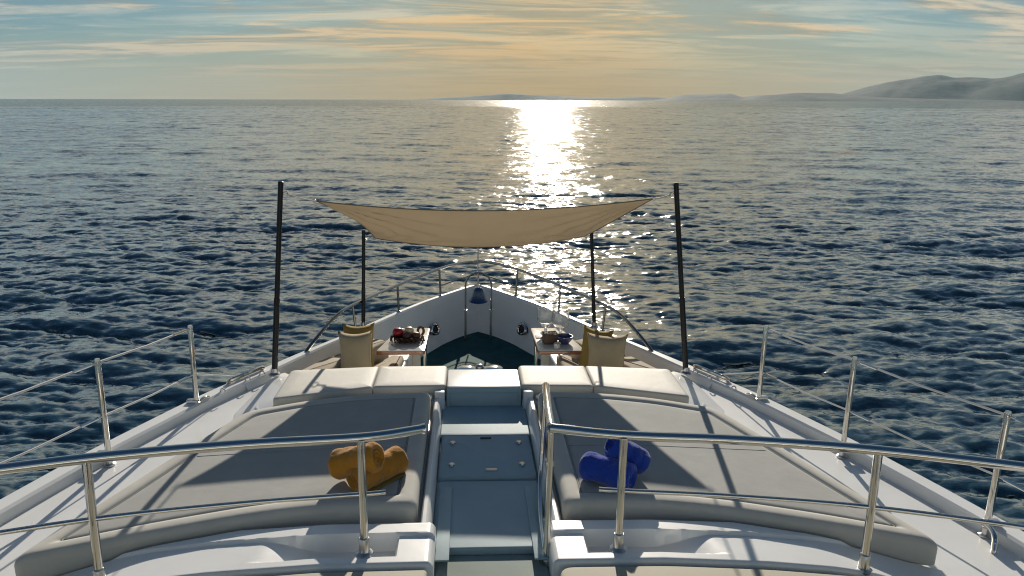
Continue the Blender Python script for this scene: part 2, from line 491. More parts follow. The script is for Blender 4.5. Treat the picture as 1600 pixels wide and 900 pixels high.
def build_sea():
    rs = [4.0]
    while rs[-1] < 8300:
        r = rs[-1]
        dr = min(max(0.075, r * r * 1.15e-4), 0.5)
        if r > 430: dr = 0.5 * (1 + (r - 430) / 25.0)
        if r > 1200: dr = r * 0.05
        rs.append(r + dr)
    rs = np.array(rs)
    fine = np.arange(-50, 50.001, 0.135); coarse = np.arange(54, 306.1, 6.0)
    th = np.radians(np.concatenate([fine, coarse])) + math.radians(3)
    nr, nt = len(rs), len(th)
    print('sea grid', nr, nt, nr * nt)
    rr, tt = np.meshgrid(rs, th, indexing='ij')
    x = rr * np.sin(tt); y = rr * np.cos(tt)
    dr = np.gradient(rs)[:, None] * np.ones_like(tt)
    A = R(80)
    L1, L2, L3 = 83.0, 27.3, 9.1
    h1, dx1, dy1 = fft_patch(512, L1, 2 * np.pi / 8.5, 2 * np.pi / 0.9, A, 0.02, 0.085, 3, 1.4)
    h2, dx2, dy2 = fft_patch(512, L2, 2 * np.pi / 2.4, 2 * np.pi / 0.3, A + 0.25, 0.03, 0.125, 8, 1.7)
    h3, dx3, dy3 = fft_patch(512, L3, 2 * np.pi / 0.65, 2 * np.pi / 0.12, A - 0.15, 0.05, 0.20, 5, 1.4)
    rot = lambda a: (x * math.cos(a) - y * math.sin(a), x * math.sin(a) + y * math.cos(a))
    w1 = np.clip(2.2 - dr / 2.0, 0, 1); w2 = np.clip(1.8 - dr / 0.55, 0, 1); w3 = np.clip(1.7 - dr / 0.16, 0, 1)
    # gusts: calmer and rougher patches
    g, _, _ = fft_patch(256, 900.0, 2 * np.pi / 110, 2 * np.pi / 12, 0, 1.0, 0.1, 21)
    g = g / g.std(); gu = np.clip(1 + 0.38 * samp(g, 900.0, x, y), 0.5, 1.5)
    z = np.zeros_like(x); ox = np.zeros_like(x); oy = np.zeros_like(x)
    for h, dx, dy, L, w, a in ((h1, dx1, dy1, L1, w1, 0.0), (h2, dx2, dy2, L2, w2 * gu, 0.21), (h3, dx3, dy3, L3, w3 * gu, -0.17)):
        px, py = rot(a)
        z += samp(h, L, px, py) * w; sx = samp(dx, L, px, py) * w; sy = samp(dy, L, px, py) * w
        ca, sa = math.cos(-a), math.sin(-a)
        ox += sx * ca - sy * sa; oy += sx * sa + sy * ca
    far = 1 - (0.42 * w1 + 0.40 * w2 + 0.18 * w3)
    side = (np.abs((tt - math.radians(3) + np.pi) % (2 * np.pi) - np.pi) > math.radians(50.5))
    for q in (z, ox, oy): q[side] = 0
    far[side] = 1.0
    co = np.stack([x + ox, y + oy, z + SEA_Z], -1).reshape(-1, 3).astype(np.float32)
    ii, jj = np.meshgrid(np.arange(nr - 1), np.arange(nt), indexing='ij')
    j2 = (jj + 1) % nt
    f = np.stack([ii * nt + jj, ii * nt + j2, (ii + 1) * nt + j2, (ii + 1) * nt + jj], -1).reshape(-1, 4)
    # centre fan under the yacht
    c = len(co); co = np.vstack([co, [[0, 0, SEA_Z]]]).astype(np.float32)
    me = bpy.data.meshes.new('sea')
    nv = len(co); nq = len(f); nf = nt
    tri = np.stack([np.full(nt, c), (np.arange(nt) + 1) % nt, np.arange(nt)], -1)
    me.vertices.add(nv); me.vertices.foreach_set('co', co.ravel())
    loops = np.concatenate([f[:, ::-1].ravel(), tri.ravel()]).astype(np.int32)
    me.loops.add(len(loops)); me.loops.foreach_set('vertex_index', loops)
    starts = np.concatenate([np.arange(nq) * 4, nq * 4 + np.arange(nf) * 3]).astype(np.int32)
    me.polygons.add(nq + nf); me.polygons.foreach_set('loop_start', starts)
    me.update(calc_edges=True)
    me.polygons.foreach_set('use_smooth', np.ones(nq + nf, dtype=bool))
    at = me.attributes.new('coarse', 'FLOAT', 'POINT')
    at.data.foreach_set('value', np.concatenate([far.ravel(), [1.0]]).astype(np.float32))
    me.materials.append(SEAM)
    if me.polygons[0].normal.z < 0: me.flip_normals()
    print('sea faces', nq, nr)
    o = bpy.data.objects.new('sea', me); link(o); tag(o, kind='structure')
build_sea()

# ------------------------------------------------------------------ far coast
def hill(name, D, prof, depth, seed, label=None):
    """prof: (pixel column of 1600, height in pixels above the horizon) turned into compass angle and metres"""
    rng = np.random.default_rng(seed)
    xs = np.array([p[0] for p in prof], float); hs = np.array([p[1] for p in prof], float)
    n = 150; m_ = 22
    px = np.linspace(xs[0], xs[-1], n)
    h = np.interp(px, xs, hs)
    ker = np.exp(-np.linspace(-2, 2, 7) ** 2); ker /= ker.sum()
    h = np.convolve(np.pad(h, 3, mode='edge'), ker, 'valid')
    az = yaw + np.arctan((px - 800) / FPX * math.cos(pitch))
    hm = h / FPX * D * 0.985
    def fbm(k0, oct_):
        v = np.zeros((n, m_))
        for o_ in range(oct_):
            f = k0 * 2 ** o_
            g = rng.standard_normal((int(f) + 3, 8 * 2 ** min(o_, 2)))
            u = np.linspace(0, f, n); i = u.astype(int); fr = (u - i)[:, None]
            w = np.linspace(0, g.shape[1] - 1.01, m_); j = w.astype(int); fw_ = w - j
            fr = fr * fr * (3 - 2 * fr)
            a = g[i][:, j] * (1 - fw_) + g[i][:, j + 1] * fw_
            b = g[i + 1][:, j] * (1 - fw_) + g[i + 1][:, j + 1] * fw_
            v += (a * (1 - fr) + b * fr) / 2 ** o_
        return v
    nz = fbm(9, 4)
    bm = bmesh.new(); V = []
    for i in range(n):
        row = []
        for j in range(m_):
            s = j / (m_ - 1) * 2 - 1
            cross = max(0.0, 1 - abs(s) ** 1.7)
            d = D + s * depth
            zz = hm[i] * cross * (1 + 0.26 * nz[i, j] * (1 - 0.72 * cross)) - (3 if abs(s) > 0.99 else 0)
            row.append(bm.verts.new((d * math.sin(az[i]), d * math.cos(az[i]), SEA_Z - 1 + max(zz, -3))))
        V.append(row)
    for i in range(n - 1):
        for j in range(m_ - 1):
            bm.faces.new((V[i][j], V[i + 1][j], V[i + 1][j + 1], V[i][j + 1]))
    o = obj(name, bm, SOIL, None, 180); tag(o, label, kind='structure')
    return o
hill('hill', 6900, [(1235, 0), (1270, 4), (1310, 9), (1345, 17), (1385, 26), (1435, 32), (1500, 29), (1570, 30), (1600, 34), (1680, 38), (1800, 36), (1950, 22), (2050, 0)], 1100, 1, 'long grey blue headland on the horizon at right')
hill('hill', 5500, [(1015, 0), (1040, 3), (1062, 9), (1100, 9.5), (1140, 11), (1158, 5), (1180, 8), (1215, 10), (1255, 12.5), (1300, 10), (1340, 8), (1400, 5), (1480, 3), (1560, 2), (1650, 0)], 700, 2, 'lower bumpy hills in front of the long headland')
hill('hill', 7700, [(640, 0), (680, 3.0), (740, 6), (790, 9.5), (840, 7.5), (900, 5), (960, 4.5), (1000, 6), (1020, 5), (1060, 3), (1150, 0)], 400, 3, 'low faint island beneath the sun glow')

# ------------------------------------------------------------------ yacht hull and decks
DK = -0.08
BT = [(-9, 3.55), (-4, 3.85), (0, 3.86), (2, 3.76), (3, 3.61), (4, 3.38), (4.55, 3.21), (5.26, 2.97), (6.24, 2.56), (6.7, 2.32), (7.1, 2.09), (7.5, 1.87), (8.12, 1.50), (9.0, 1.04), (9.5, 0.74), (9.9, 0.46), (10.2, 0.24), (10.4, 0.08)]
BOW = 10.48
def half(yv): return interp(BT + [(BOW, 0.0)], yv)
SY = [-9, -6, -3, 0, 1, 2, 3, 3.5, 4, 4.5, 5, 5.5, 6, 6.4, 6.8, 7.2, 7.6, 8.0, 8.4, 8.8, 9.2, 9.5, 9.8, 10.05, 10.25, 10.38]
yacht = thing('yacht', 'white motor yacht foredeck with steel rails heading over the open sea', 'yacht')

def hull():
    bm = bmesh.new(); rows = []
    st = SY + [BOW]
    levels = [(1.0, 0.0, 0.0), (0.985, -0.14, 0.0), (0.97, -0.5, -0.02), (0.90, -1.2, -0.25), (0.80, -2.0, -0.6), (0.70, -3.4, -1.1)]
    for yv in st:
        ring = []
        for s in (1, -1):
            seq = levels if s == 1 else levels[::-1]
            for kx, z, dy in seq:
                pull = dy * max(0, (yv - 5.5) / 5.0)
                bx = half(yv) * kx
                if z < -1 and yv > 6: bx *= 1 - 0.25 * (yv - 6) / 4.5
                ring.append(bm.verts.new((s * max(bx, 0.012), yv + pull, z)))
        rows.append(ring)
    n = len(rows[0])
    for a, b in zip(rows, rows[1:]):
        for k in range(n - 1): bm.faces.new((a[k], a[k + 1], b[k + 1], b[k]))
    bm.faces.new(rows[0]); bm.faces.new(rows[-1][::-1])
    return obj('hull', bm, HULL, yacht)
hull()

def strip(bm, ys, xa, xb, z, s=1):
    prev = None
    for yv in ys:
        a, b = xa(yv) * s, xb(yv) * s
        za, zb = (z, z) if not callable(z) else z(yv)
        cur = (bm.verts.new((a, yv, za)), bm.verts.new((b, yv, zb)))
        if prev: bm.faces.new((prev[0], prev[1], cur[1], cur[0]))
        prev = cur

def ring_strip(bm, ys, secs, s=1, close_ends=True):
    """sweep a section given as functions of y -> list of (x,z) along y"""
    rows = []
    for yv in ys: rows.append([bm.verts.new((px * s, yv, pz)) for px, pz in secs(yv)])
    n = len(rows[0])
    for a, b in zip(rows, rows[1:]):
        for k in range(n): bm.faces.new((a[k], a[(k + 1) % n], b[(k + 1) % n], b[k]))
    if close_ends:
        bm.faces.new(rows[0]); bm.faces.new(rows[-1][::-1])
YF = list(np.linspace(0.5, 10.3, 70))
def capw(yv): return 0.145 if yv < 6.8 else max(0.085, 0.145 - (yv - 6.8) * 0.06)
for s in (1, -1):
    # raised gunwale: slab with eased edges
    bm = bmesh.new()
    ring_strip(bm, YF + [10.36], lambda v: [(half(v) + 0.004, -0.055), (half(v) + 0.004, -0.012), (half(v) - 0.008, 0.002), (max(half(v) - capw(v) + 0.02, 0.004), 0.002), (max(half(v) - capw(v), 0.003), -0.014), (max(half(v) - capw(v) - 0.012, 0.002), -0.083)], s)
    obj('gunwale', bm, GEL, yacht)
    bm = bmesh.new()
    ring_strip(bm, YF + [10.36], lambda v: [(half(v) + 0.008, -0.135), (half(v) + 0.034, -0.12), (half(v) + 0.034, -0.075), (half(v) + 0.008, -0.06)], s)
    obj('rubbing_strake', bm, RUB, yacht)
    # side deck sheet at the foot of the gunwale
    bm = bmesh.new()
    ys = list(np.linspace(0.5, 6.9, 34))
    def inner(v): return 2.85 if v < 3.55 else (interp([(3.55, 2.85), (3.9, 0.46), (6.9, 0.46)], v) if v < 3.9 else 0.46)
    ys = sorted(ys + [3.55, 3.6, 3.7, 3.8, 3.9])
    strip(bm, ys, inner, lambda v: half(v) - capw(v) - 0.005, DK, s)
    obj('side_deck', bm, GEL, yacht)

# ---- aisle: floor sections, hatch, riser, tread, side mouldings
def floor_section(y0, y1, z, w=0.40, th=0.05, name='walkway_panel', m_=None):
    bm = bmesh.new()
    add_slab(bm, round_corners([(-w, y0), (w, y0), (w, y1), (-w, y1)], 0.02, 3), round_prof(z - th, z, 0.012, 3))
    return obj(name, bm, m_ or NONSKID, yacht)
floor_section(2.3, 4.02, -0.125, w=0.34, th=0.02, m_=NONSKID2)
floor_section(4.035, 4.87, -0.085, w=0.36)
floor_section(5.60, 6.215, -0.075, w=0.37)
bm = bmesh.new(); add_box(bm, (0, 4.6, -0.155), (0.86, 4.8, 0.03)); obj('walkway_tray', bm, GEL, yacht)
for s in (1, -1):
    bm = bmesh.new(); add_box(bm, (s * 0.30, 4.33, -0.079), (0.085, 0.86, 0.012), 0.004); obj('walkway_margin', bm, NONSKID, yacht)
hatch = obj('hatch', add_slab(bmesh.new(), round_corners([(-0.362, 4.895), (0.362, 4.895), (0.355, 5.58), (-0.355, 5.58)], 0.03, 4), round_prof(-0.12, -0.066, 0.014, 3)), NONSKID, yacht)
def latch(x, y):
    bm = bmesh.new()
    add_lathe(bm, [(0.0, 0.0), (0.024, 0.0), (0.024, 0.007), (0.019, 0.012), (0.0, 0.012)], (x, y, -0.066), 14)
    add_box(bm, (x, y - 0.022, -0.056), (0.02, 0.045, 0.012), 0.004)
    return obj('latch', bm, STEELB, hatch)
for px in (-0.265, 0.265):
    for py in (5.075, 5.44): latch(px, py)
bm = bmesh.new(); add_box(bm, (0.03, 4.985, -0.061), (0.085, 0.026, 0.012), 0.004); obj('latch_plate', bm, STEELB, hatch)
bm = bmesh.new(); add_box(bm, (0.0, 5.52, -0.063), (0.09, 0.022, 0.010), 0.004); obj('pull_slot', bm, SEAL, hatch)
bm = bmesh.new(); add_slab(bm, round_corners([(-0.337, 6.2), (0.337, 6.2), (0.337, 6.66), (-0.337, 6.66)], 0.012, 3), round_prof(-0.13, 0.1, 0.03, 6)); obj('step', bm, NONSKID, yacht)  # walkway tone puts shade into the colour of the step's front
bm = bmesh.new(); add_slab(bm, round_corners([(-0.33, 6.215), (0.33, 6.215), (0.33, 6.65), (-0.33, 6.65)], 0.02, 3), round_prof(0.09, 0.106, 0.006, 3)); obj('tread', bm, GEL, yacht)  # white plate paints the step's top as sunlit
bm = bmesh.new(); add_box(bm, (0, 6.196, -0.01), (0.60, 0.012, 0.125), 0.004); obj('step_riser_shade', bm, NONSKID, yacht)  # added sheet that darkens the front of the step like shade
for s in (1, -1):
    # moulding between the aisle and a sun pad
    bm = bmesh.new()
    ring_strip(bm, list(np.linspace(4.08, 6.14, 24)), lambda v: [(0.37, -0.15), (0.375, -0.03), (0.392, 0.024), (0.408, 0.038), (0.43, 0.036), (0.442, 0.02), (0.447, -0.15)], s)
    obj('aisle_moulding', bm, GEL, yacht)
    # inner end of the lounge back and its white casing
    bm = bmesh.new()
    add_slab(bm, round_corners(sgn([(0.345, 6.16), (1.86, 5.86), (2.0, 6.05), (1.95, 6.66), (0.345, 6.74)], s), 0.04, 4), round_prof(-0.62, -0.01, 0.03, 4))
    obj('lounge_back', bm, GEL, yacht)

# ---- trays under the pads, with a white front lip
PAD = [(0.468, 4.215), (0.75, 4.215), (1.10, 4.185), (1.50, 4.10), (1.95, 3.945), (2.35, 3.77), (2.56, 3.70), (2.63, 3.82),
       (2.45, 4.32), (2.23, 4.95), (2.03, 5.50), (1.93, 5.66), (1.75, 5.79), (1.45, 5.93), (1.10, 6.02), (0.80, 6.065), (0.468, 6.09)]
for s in (1, -1):
    bm = bmesh.new()
    add_slab(bm, round_corners(sgn([(0.45, 4.3), (1.5, 4.2), (2.5, 3.86), (2.0, 5.62), (1.5, 5.95), (0.45, 6.12)], s), 0.03, 3), round_prof(-0.12, -0.055, 0.02, 3))
    obj('pad_tray', bm, GEL, yacht)
    bm = bmesh.new()
    P = smooth_path([(s * x, y, 0.035) for x, y in ((0.46, 6.135), (0.9, 6.115), (1.3, 6.02), (1.62, 5.91), (1.8, 5.83))], 6)
    add_tube(bm, P, 0.022, 10); obj('tray_lip', bm, GLOSS, yacht)
    bm = bmesh.new(); add_box(bm, (s * 0.395, 6.165, 0.0), (0.09, 0.07, 0.17), 0.012); obj('slot_end', bm, GEL, yacht)
    # sculpted wing outboard of the lounge back
    bm = bmesh.new()
    V = [[(1.80, 5.86, 0.0), (2.08, 5.74, -0.076)], [(1.84, 6.1, 0.03), (2.16, 6.06, -0.074)], [(1.85, 6.4, 0.04), (2.10, 6.45, -0.05)], [(1.84, 6.66, 0.03), (2.02, 6.85, -0.03)], [(1.80, 6.85, -0.05), (1.96, 7.02, -0.06)]]
    vv = [[bm.verts.new((s * a[0], a[1], a[2])) for a in ([(r_[0][0] - 0.12, r_[0][1], r_[0][2])] + r_ + [(r_[1][0] + 0.01, r_[1][1], -0.3)])] for r_ in V]
    for a, b in zip(vv, vv[1:]):
        for k in range(3): bm.faces.new((a[k], a[k + 1], b[k + 1], b[k]))
    bmesh.ops.subdivide_edges(bm, edges=bm.edges[:], cuts=2, smooth=1.0, use_grid_fill=True)
    obj('deck_wing', bm, GEL, yacht, 60)

# ---- coaming in front of the helm with its stowage recess
def coaming(s):
    bm = bmesh.new(); nu, nv_ = 190, 60
    yn = [(0.34, 3.72), (1.0, 3.715), (1.6, 3.66), (2.2, 3.56), (2.9, 3.36)]
    yf = [(0.34, 4.155), (1.0, 4.14), (1.5, 4.06), (2.2, 3.83), (2.9, 3.62)]
    rows = []
    ss = lambda a, b, v: (lambda t: t * t * (3 - 2 * t))(min(1, max(0, (v - a) / (b - a))))
    for i in range(nu + 1):
        x = 0.345 + (2.86 - 0.345) * i / nu
        row = []
        for j in range(nv_ + 1):
            v = j / nv_
            y = interp(yn, x) * (1 - v) + interp(yf, x) * v
            edge = (interp(yf, x) - interp(yn, x))
            dn = v * edge
            z = 0.032 + 0.020 * ss(0.272, 0.284, dn) - 0.05 * ss(0.385, 0.43, dn)                   # lip towards the pad
            rec = ss(0.565, 0.58, x) * (1 - ss(1.02, 1.42, x + 0.25 * (dn - 0.07))) * ss(0.072, 0.086, dn) * (1 - ss(0.272, 0.284, dn))
            z -= 0.10 * rec
            e = min(dn, 0.018); z -= 0.018 * (1 - e / 0.018) ** 2         # eased near edge
            ex = min(x - 0.345, 0.035); z -= 0.035 * (1 - ex / 0.035) ** 2
            z -= 0.10 * ss(1.9, 2.8, x)
            row.append(bm.verts.new((s * x, y, z)))
        rows.append(row)
    for a, b in zip(rows, rows[1:]):
        for k in range(nv_): bm.faces.new((a[k], a[k + 1], b[k + 1], b[k]))
    # skirts
    def skirt(vs, off=(0, 0)):
        lo = [bm.verts.new((v.co.x + off[0], v.co.y + off[1], -0.30)) for v in vs]
        for k in range(len(vs) - 1): bm.faces.new((vs[k], vs[k + 1], lo[k + 1], lo[k]))
    skirt([r_[0] for r_ in rows]); skirt(rows[0]); skirt(rows[-1])
    return obj('coaming', bm, GEL, yacht, 50)
for s in (1, -1):
    coaming(s)
    bm = bmesh.new()
    add_slab(bm, round_corners(sgn([(0.375, 2.3), (2.8, 2.3), (2.75, 3.35), (2.2, 3.525), (1.6, 3.625), (1.0, 3.682), (0.375, 3.688)], s), [0.03, 0.03, 0.1, 0.1, 0.1, 0.1, 0.09], 5), round_prof(-0.24, 0.016, 0.014, 4))
    obj('helm_panel', bm, PANEL, yacht)

# ---- sunken bow lounge
def floor_w(v): return interp([(6.5, 1.9), (7.5, 1.45), (8.3, 1.08), (9.0, 0.72), (9.5, 0.47), (9.8, 0.26), (10.05, 0.012)], v)
bm = bmesh.new(); strip(bm, list(np.linspace(6.55, 10.05, 30)), lambda v: -floor_w(v), floor_w, -0.60); obj('lounge_floor', bm, DECKG, yacht)
for s in (1, -1):
    bm = bmesh.new()
    ys = list(np.linspace(6.6, 10.395, 44)); rows = []
    for yv in ys:
        tx = max(half(yv) - capw(yv) - 0.004, 0.003)
        fy = 6.55 + (yv - 6.6) * (10.05 - 6.55) / (10.395 - 6.6)
        bx = floor_w(fy)
        if yv > 10.39: tx = bx = 0.0
        row = []
        for k in range(7):
            t = k / 6; cv = math.sin(t * math.pi) * min(0.025, 0.3 * tx)
            row.append(bm.verts.new((s * (tx * (1 - t) + bx * t + cv), yv * (1 - t) + fy * t, -0.02 * (1 - t) - 0.60 * t)))
        rows.append(row)
    for a, b in zip(rows, rows[1:]):
        for k in range(6): bm.faces.new((a[k], a[k + 1], b[k + 1], b[k]))
    obj('bulwark', bm, GEL, yacht)
    # bench boxes along the bulwark
    bm = bmesh.new()
    add_slab(bm, round_corners(sgn([(0.95, 6.76), (1.86, 6.76), (1.52, 7.4), (1.22, 8.0), (1.02, 8.42), (0.80, 8.42)], s), 0.03, 3), round_prof(-0.598, -0.30, 0.02, 3)); obj('bench', bm, GEL, yacht)
bm = bmesh.new(); add_box(bm, (0, 6.70, -0.3), (3.7, 0.05, 0.56)); obj('lounge_bulkhead', bm, GEL, yacht)

# hawse holes with steel rings
def hawse(s):
    c = Vector((s * 0.582, 9.38, -0.36)); n = Vector((-s * 0.80, -0.45, 0.28)).normalized()
    q = n.to_track_quat('Z', 'Y').to_matrix().to_4x4(); M = Matrix.Translation(c) @ q
    bm = bmesh.new()
    P = [(math.cos(a) * 0.088, math.sin(a) * 0.062, 0.012) for a in np.linspace(0, 2 * math.pi, 24, endpoint=False)]
    add_tube(bm, P, 0.018, 8, closed=True); bm.transform(M)
    ring = obj('hawse_ring', bm, STEEL, yacht)
    bm = bmesh.new()
    add_slab(bm, [(p[0], p[1]) for p in P], [(0.0, -0.05), (0.0, 0.005)]); bm.transform(M)
    obj('hawse_hole', bm, DARKH, ring)
    bm = bmesh.new(); add_box(bm, (0.0, 0.085, 0.03), (0.07, 0.03, 0.05), 0.012); bm.transform(M); obj('hawse_cleat', bm, STEEL, ring)
for s in (1, -1): hawse(s)
# capstans and the small mushroom between them
def capstan(x, y, r, h):
    bm = bmesh.new()
    add_lathe(bm, [(r * 0.9, 0.0), (r * 0.9, h * 0.15), (r * 0.62, h * 0.25), (r * 0.55, h * 0.6), (r * 0.78, h * 0.78), (r, h * 0.84), (r * 1.02, h * 0.88), (r * 0.96, h * 0.93), (r * 0.7, h * 0.98), (r * 0.3, h), (0, h)], (x, y, -0.6), 26)
    return obj('capstan', bm, STEEL, yacht)
capstan(-0.16, 7.92, 0.112, 0.27); capstan(0.145, 7.92, 0.112, 0.27); capstan(-0.01, 7.98, 0.052, 0.27)

# ---- steel hoop with legs, jackstaff
bm = bmesh.new()
arc = [(0.175 * math.cos(a), 9.74, 0.16 + 0.175 * math.sin(a)) for a in np.linspace(0, math.pi, 17)]
add_tube(bm, [(0.175, 9.74, -0.22)] + arc + [(-0.175, 9.74, -0.22)], 0.0125, 8)
hoop = obj('bow_hoop', bm, STEELD, yacht)
for s in (1, -1):
    bm = bmesh.new(); add_tube(bm, [(s * 0.175, 9.74, -0.60), (s * 0.175, 9.74, -0.20)], 0.017, 8)
    add_lathe(bm, [(0.0, -0.21), (0.023, -0.21), (0.023, -0.185), (0.0, -0.18)], (s * 0.175, 9.74, 0), 12); obj('hoop_leg', bm, STEELB, hoop)
bm = bmesh.new(); add_tube(bm, [(0, 10.40, 0.0), (0, 10.42, 0.58)], 0.009, 6); obj('jackstaff', bm, STEELB, yacht)

# ---- bow rail
def bow_rail():
    side = [(1.845, 7.48, 0.0), (1.76, 7.62, 0.10), (1.60, 7.90, 0.255), (1.455, 8.2, 0.305), (1.02, 9.0, 0.34), (0.53, 9.78, 0.375), (0.26, 10.22, 0.355), (0.0, 10.44, 0.335)]
    pts = side + [(-x, y, z) for x, y, z in side[::-1][1:]]
    bm = bmesh.new(); add_tube(bm, smooth_path(pts, 6), 0.019, 8); rail = obj('bow_rail', bm, STEELD, yacht)
    for s in (1, -1):
        for x, y, zt in ((1.455, 8.2, 0.30), (1.02, 9.0, 0.335), (0.53, 9.78, 0.37)):
            bm = bmesh.new(); add_tube(bm, [(s * min(x, half(y) - 0.03), y, -0.002), (s * x, y, zt)], 0.014, 8)
            add_lathe(bm, [(0.0, 0.0), (0.032, 0.0), (0.032, 0.008), (0.016, 0.014), (0.0, 0.014)], (s * min(x, half(y) - 0.03), y, 0.002), 12)
            obj('rail_post', bm, STEELD, rail)
    bm = bmesh.new(); add_tube(bm, smooth_path([(0.5, 9.84, 0.13), (0.24, 10.22, 0.135), (0, 10.43, 0.14), (-0.24, 10.22, 0.135), (-0.5, 9.84, 0.13)], 6), 0.009, 6); obj('lower_rail', bm, STEELD, rail)
bow_rail()

# ---- guard rail in front of the helm, two sections and a gate left open
def guard_rail(s):
    x0 = 0.42 if s < 0 else 0.345
    top = [(x0 * 0.98, 3.97, 0.745), (0.745, 3.865, 0.745), (1.40, 3.79, 0.745), (2.14, 3.645, 0.745), (2.9, 3.41, 0.745), (3.4, 3.2, 0.745)]
    bm = bmesh.new(); add_tube(bm, smooth_path([(x * s, y, z) for x, y, z in top], 7), 0.0285, 14)
    rail = obj('guard_rail', bm, STEEL, yacht)
    if s < 0:
        bm = bmesh.new(); add_lathe(bm, [(0, 0), (0.031, 0.0), (0.031, 0.02), (0.0, 0.028)], (0, 0, 0), 14)
        bm.transform(Matrix.Translation((-0.416, 3.972, 0.745)) @ Vector((1, 0.1, 0)).to_track_quat('Z', 'Y').to_matrix().to_4x4()); obj('end_cap', bm, STEEL, rail)
    mid = [(0.62, 3.87, 0.40), (0.745, 3.85, 0.40), (1.40, 3.77, 0.40), (2.14, 3.63, 0.40), (2.9, 3.395, 0.40), (3.4, 3.18, 0.40)]
    bm = bmesh.new(); add_tube(bm, smooth_path([(x * s, y, z) for x, y, z in mid], 7), 0.0145, 10); obj('mid_rail', bm, STEEL, rail)
    for x, y in ((0.745, 3.825), (2.14, 3.62), (3.2, 3.25)):
        zb = 0.03 if x < 1 else (0.0 if x < 2.5 else -0.1)
        bm = bmesh.new(); add_tube(bm, [(x * s, y, zb), (x * s, y + 0.025, 0.735)], 0.0235, 14); post = obj('rail_post', bm, STEEL, rail)
        bm = bmesh.new(); add_lathe(bm, [(0.0, 0.0), (0.05, 0.0), (0.05, 0.008), (0.036, 0.016), (0.031, 0.02), (0.031, 0.10), (0.027, 0.106), (0.0, 0.106)], (x * s, y, zb), 18); obj('post_collar', bm, STEELB, post)
    return rail
guard_rail(-1)
gr = guard_rail(1)
bm = bmesh.new(); add_tube(bm, [(0.332, 3.93, -0.14), (0.338, 3.97, 0.725)], 0.021, 12); add_lathe(bm, [(0, 0), (0.045, 0), (0.045, 0.012), (0.0, 0.016)], (0.332, 3.93, -0.125), 14); gp = obj('gate_post', bm, STEEL, gr)
bm = bmesh.new()
gate_pts = [(0.326, 4.00, -0.08), (0.333, 4.33, -0.05), (0.352, 4.60, 0.03), (0.37, 4.70, 0.18), (0.38, 4.73, 0.43), (0.382, 4.73, 0.645), (0.38, 4.68, 0.72), (0.366, 4.52, 0.745), (0.348, 4.19, 0.745), (0.341, 4.02, 0.745)]
add_tube(bm, smooth_path(gate_pts, 6), 0.0165, 10); gate = obj('gate_frame', bm, STEEL, gr)
bm = bmesh.new(); add_tube(bm, [(0.341, 4.0, 0.745), (0.348, 4.19, 0.745), (0.366, 4.52, 0.745), (0.379, 4.67, 0.73)], 0.0245, 12); obj('gate_handrail', bm, STEEL, gate)
for zz_ in (0.12, 0.52):
    bm = bmesh.new(); add_box(bm, (0.336, 3.975, zz_), (0.05, 0.06, 0.035), 0.008); obj('gate_hinge', bm, STEELB, gate)

# ---- stanchions and lifelines along both sides
STN = [(2.50, 6.13, 0.705), (2.80, 5.16, 0.755), (3.20, 4.06, 0.79), (3.50, 3.0, 0.80), (3.62, 1.9, 0.80)]
def stanchion(s, x, y, zt):
    x *= s
    bm = bmesh.new(); add_tube(bm, [(x, y, DK - 0.001), (x * 0.998, y, zt - 0.015), (x * 0.998, y, zt)], [0.021, 0.021, 0.016], 12)
    st = obj('stanchion', bm, STEEL, yacht)
    bm = bmesh.new(); add_lathe(bm, [(0.0, 0.0), (0.042, 0.0), (0.042, 0.01), (0.026, 0.02), (0.026, 0.06), (0.0, 0.06)], (x, y, DK + 0.002), 16); obj('stanchion_foot', bm, STEELB, st)
    bm = bmesh.new(); add_box(bm, (x + s * 0.03, y, 0.012), (0.10, 0.055, 0.045), 0.01); add_tube(bm, [(x - 0.03 * s, y - 0.035, 0.012), (x - 0.03 * s, y + 0.035, 0.012)], 0.012, 8); obj('stanchion_clamp', bm, STEELB, st)
    return st
